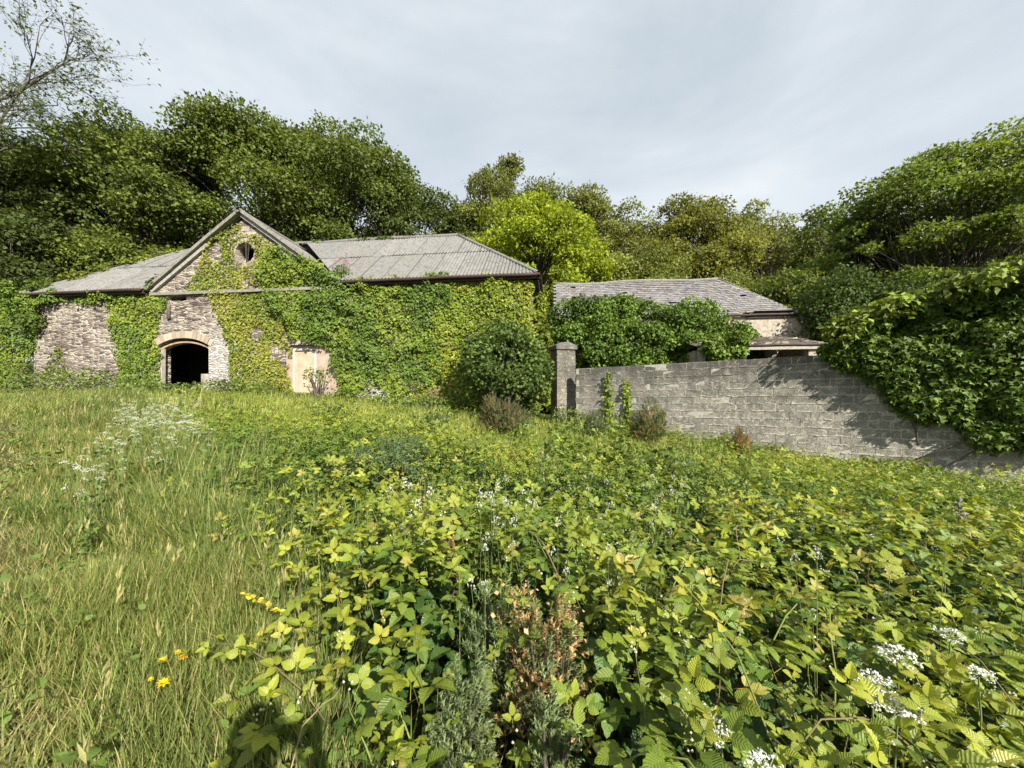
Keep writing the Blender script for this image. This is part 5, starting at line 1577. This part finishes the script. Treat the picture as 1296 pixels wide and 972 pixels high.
def small_things():
    # yellow meadow flowers, lower left
    for px, py, r, lb in ((207, 865, .022, 'largest yellow meadow flower, lowest in the group'), (191, 860, .010, 'half closed yellow flower left of the largest one'), (205, 836, .016, 'yellow flower on its own above the largest one'),
                          (225, 826, .014, 'pale yellow flower at the top of the group'), (232, 832, .016, 'orange tinted yellow flower at the right of the group')):
        d = float(np.interp(py, [820, 870], [1.75, 1.55])); p = P(px, py, d); z0 = float(gz(p[0], p[1])); H = p[2] - z0
        t = thing('yellow_flower', lb, 'flower', (p[0], p[1], z0), 0, 'yellow meadow flowers')
        g = Geo(); g.tube([(.01, 0, 0), (0, 0, H * .6), (0, 0, H)], [.0018, .0016, .0014], 5, 0, (.12, .16, .04)); g.obj('stem', M_STEM, t)
        g = Geo(); n = 26; az = np.arange(n) * 2.4; el = .15 + .9 * (np.arange(n) % 3) / 3; tip = np.stack([np.cos(az) * np.cos(el), np.sin(az) * np.cos(el), np.sin(el)], 1)
        col = np.array((.85, .62, .012)) if 'orange' not in lb else np.array((.85, .46, .012))
        scatter(g, LSN, np.tile((0, 0, H), (n, 1)), frames(tip, np.tile((0, 0, 1.0), (n, 1))), np.full(n, r * 1.25), col * rng.uniform(.85, 1.1, (n, 1))); g.obj('petals', M_PETAL, t)
    # yellow leaved bramble runners in the grass
    for path, lb in (([(310, 752), (330, 762), (348, 772), (364, 778)], 'upper yellow leaved bramble runner in the long grass'), ([(306, 822), (322, 812), (336, 798), (350, 800)], 'lower yellow leaved bramble runner in the long grass')):
        d = 1.9; pts = np.array([P(a, b, d - .0015 * (b - 750)) for a, b in path]); loc = pts[0] * np.array((1, 1, 0)) + np.array((0, 0, float(gz(pts[0][0], pts[0][1]))))
        t = thing('bramble_runner', lb, 'bramble shoot', tuple(loc), 0, 'yellow leaved bramble runners')
        base = np.array((pts[0][0] - .15, pts[0][1] + .1, loc[2])); allp = np.concatenate([[base], pts]) - loc
        g = Geo(); g.tube(allp, np.linspace(.003, .0015, len(allp)), 5, 0, (.2, .12, .05)); g.obj('stem', M_STEM, t)
        n = 34; f = np.linspace(1, len(allp) - 1.01, n); i0 = f.astype(int); p = allp[i0] + (allp[i0 + 1] - allp[i0]) * (f - i0)[:, None]
        tip = rand_unit(n); tip[:, 2] = np.abs(tip[:, 2]) * .5
        g = Geo(); scatter(g, _lh[1], p, frames(tip, np.tile((.1, -.3, 1.0), (n, 1)) + rng.normal(0, .3, (n, 3))), rng.uniform(.018, .034, n), np.array((.50, .44, .03)) * rng.uniform(.75, 1.2, (n, 1))); g.obj('leaves', M_BRAM, t)
    # broken cane
    p0, p1 = P(370, 928, 1.12), P(432, 872, 1.3); loc = np.array((p0[0], p0[1], float(gz(p0[0], p0[1]))))
    g = Geo(); a = np.linspace(p0, p1, 6) - loc; a[0] = (-.08, -.05, 0); a += rng.normal(0, .004, a.shape); g.tube(a, np.linspace(.0024, .0014, 6), 6, 0, (.26, .20, .13))
    tag(g.obj('dead_cane', M_STEM, None, tuple(loc)), 'pale dead bramble cane slanting up at the bottom left of the brambles', 'stick')
    # valerian: a pink flowered bush on the roof and one at the foot of the wall
    def valerian(lb, base, r, h, n, pink):
        t = thing('valerian', lb, 'flowering plant', tuple(base), 0, 'pink valerian')
        g = Geo(); u = rand_unit(n); u[:, 2] = np.abs(u[:, 2]); p = u * np.array((r, r, h)) * rng.random((n, 1)) ** .4
        scatter(g, LS, p, frames(u + rng.normal(0, .5, (n, 3)), rand_unit(n) + np.array((0, 0, 1))), rng.uniform(.07, .13, n), np.array((.12, .16, .05)) * rng.uniform(.7, 1.3, (n, 1))); g.obj('foliage', M_BRAMLO, t)
        g = Geo(); m = pink; hd = rng.normal(0, 1, (m, 3)) * np.array((r * .6, r * .6, h * .18)) + np.array((0, 0, h * 1.25)); q = np.repeat(hd, 14, 0) + rng.normal(0, .045, (m * 14, 3))
        scatter(g, LS, q, frames(rand_unit(len(q)), rand_unit(len(q))), rng.uniform(.025, .05, len(q)), np.array((.46, .17, .24)) * rng.uniform(.8, 1.3, (len(q), 1))); tag(g.obj('flowers', M_PETAL, t), kind='stuff')
        g = Geo()
        for v in hd: g.tube([(0, 0, 0), v], [.008, .004], 4, 0, (.16, .15, .06))
        g.obj('stem', M_STEM, t)
    x, z = fl(430, 350); valerian('pink flowered plant rooted on the corrugated roof beside the gable', bw(np.array([x]), np.array([.15]), np.array([ZE + .25]))[0], .42, .55, 260, 14)
    q = P(548, 505, 14.2); valerian('pink flowered plant at the foot of the ivied barn wall', np.array((q[0], q[1], float(gz(q[0], q[1])))), .8, .75, 320, 16)


small_things()


# ----------------------------------------------------------------- the photographer, whose shadow falls at the lower left
def photographer():
    t = thing('person', 'photographer whose dark shadow falls on the grass at the bottom left', 'person', (0, 0, 0))
    bx, by = .06, -.34; gz0 = float(gz(bx, by))
    J = {}; V = []; Ed = []; Rr = []
    def v(n, x, y, z, r, par=None):
        J[n] = len(V); V.append((bx + x, by + y, gz0 + z)); Rr.append(r)
        if par: Ed.append((J[par], J[n]))
    v('pelvis', 0, 0, .96, .15); v('belly', 0, .01, 1.1, .145, 'pelvis'); v('chest', 0, 0, 1.3, .165, 'belly'); v('neck0', 0, 0, 1.46, .085, 'chest'); v('neck', 0, .015, 1.52, .058, 'neck0')
    v('head0', 0, .03, 1.60, .088, 'neck'); v('head1', 0, .03, 1.70, .098, 'head0'); v('head2', 0, .02, 1.78, .07, 'head1')
    for s, n in ((-1, 'l'), (1, 'r')):
        v('sh' + n, s * .19, 0, 1.42, .075, 'chest'); v('el' + n, s * .30, .08, 1.20, .05, 'sh' + n); v('wr' + n, s * .12, .20, 1.42, .032, 'el' + n); v('pa' + n, s * .085, .24, 1.48, .034, 'wr' + n)
        v('hip' + n, s * .10, 0, .90, .105, 'pelvis'); v('kn' + n, s * .12, .02, .5, .065, 'hip' + n); v('an' + n, s * .13, -.02, .09, .045, 'kn' + n); v('to' + n, s * .15, .15, .04, .04, 'an' + n)
    me = bpy.data.meshes.new('person_body'); me.from_pydata(V, Ed, [])
    o = bpy.data.objects.new('body', me); COL.objects.link(o); o.parent = t
    sk = o.modifiers.new('skin', 'SKIN'); sk.use_smooth_shade = True
    for i, r in enumerate(Rr): me.skin_vertices[0].data[i].radius = (r, r)
    me.skin_vertices[0].data[0].use_root = True
    ss = o.modifiers.new('sub', 'SUBSURF'); ss.levels = 2; ss.render_levels = 2
    me.materials.append(plain_mat('dark_jacket', (.05, .06, .08), .85, 20, .3, .2))
    # fingers closed round the telephone
    for s in (-1, 1):
        for k in range(4):
            g = Geo(); b = np.array((bx + s * .075, by + .24, gz0 + 1.47)); z = .008 + k * .017
            g.tube([b + (0, 0, z - .02), b + (s * .012, .035, z), b + (0, .058, z + .004), b + (-s * .025, .06, z + .004)], [.010, .0095, .009, .0075], 7); g.obj('finger', plain_mat('skin', (.45, .28, .2), .6, 20, .1, 0) if 'skin' not in bpy.data.materials else bpy.data.materials['skin'], t)
        g = Geo(); g.tube([b + (0, -.02, -.01), b + (-s * .02, -.035, .02), b + (-s * .035, -.005 - .02, .05)], [.012, .011, .008], 7); g.obj('thumb', bpy.data.materials['skin'], t)
    g = Geo(); g.box((bx - .08, by + .255, gz0 + 1.475), (bx + .08, by + .264, gz0 + 1.55)); ph = g.obj('phone', M_GUTTER); tag(ph, 'dark phone held up by the photographer', 'phone')


photographer()

# ----------------------------------------------------------------- light, sky, camera
w = bpy.data.worlds.new('World'); SC.world = w; w.use_nodes = True
nt = w.node_tree; nt.nodes.clear()
out = nt.nodes.new('ShaderNodeOutputWorld')
sky = nt.nodes.new('ShaderNodeTexSky'); sky.sky_type = 'NISHITA'; sky.sun_disc = False
sky.sun_elevation = R(SUN_EL); sky.sun_rotation = R(180 - SUN_AZ)
b1 = nd(nt, 'ShaderNodeBackground', Strength=.075); nt.links.new(sky.outputs[0], b1.inputs[0])
tc = nd(nt, 'ShaderNodeTexCoord')
mp = nd(nt, 'ShaderNodeMapping'); mp.inputs['Scale'].default_value = (1.0, 1.0, 2.4); nt.links.new(tc.outputs['Generated'], mp.inputs[0])
c1 = nd(nt, 'ShaderNodeTexNoise', Scale=1.6, Detail=6.0, Roughness=.55, Distortion=.4); nt.links.new(mp.outputs[0], c1.inputs['Vector'])
cl = ramp(nt, c1.outputs[0], [(.32, (.270, .305, .33)), (.5, (.335, .365, .388)), (.68, (.425, .445, .455))])
b2 = nd(nt, 'ShaderNodeBackground', Strength=1.0); nt.links.new(cl, b2.inputs[0])
mx = nd(nt, 'ShaderNodeMixShader', Fac=.86); nt.links.new(b1.outputs[0], mx.inputs[1]); nt.links.new(b2.outputs[0], mx.inputs[2])
nt.links.new(mx.outputs[0], out.inputs[0])

sd = bpy.data.lights.new('sun', 'SUN'); sd.energy = 5.0; sd.angle = R(.6); sd.color = (1, .95, .86)
so = bpy.data.objects.new('sun', sd); COL.objects.link(so)
S = Vector((math.sin(R(SUN_AZ)) * math.cos(R(SUN_EL)), -math.cos(R(SUN_AZ)) * math.cos(R(SUN_EL)), math.sin(R(SUN_EL))))
so.rotation_euler = S.to_track_quat('Z', 'Y').to_euler(); so.location = S * 60

cd = bpy.data.cameras.new('camera'); cd.sensor_width = 36; cd.lens = 36 * F / 1296; cd.shift_y = (HZ - 486) / 1296; cd.clip_start = .02; cd.clip_end = 2000
co = bpy.data.objects.new('camera', cd); COL.objects.link(co); co.location = (0, 0, E); co.rotation_euler = (R(90), 0, 0); SC.camera = co

SC.view_settings.view_transform = 'Standard'; SC.view_settings.look = 'None'; SC.view_settings.gamma = 1; SC.view_settings.exposure = 1.2
SC.cycles.max_bounces = 6; SC.cycles.diffuse_bounces = 3; SC.cycles.glossy_bounces = 2; SC.cycles.transmission_bounces = 3; SC.cycles.transparent_max_bounces = 4
SC.cycles.use_adaptive_sampling = True; SC.cycles.adaptive_threshold = .02
try:
    SC.cycles.use_denoising = True
except Exception:
    pass
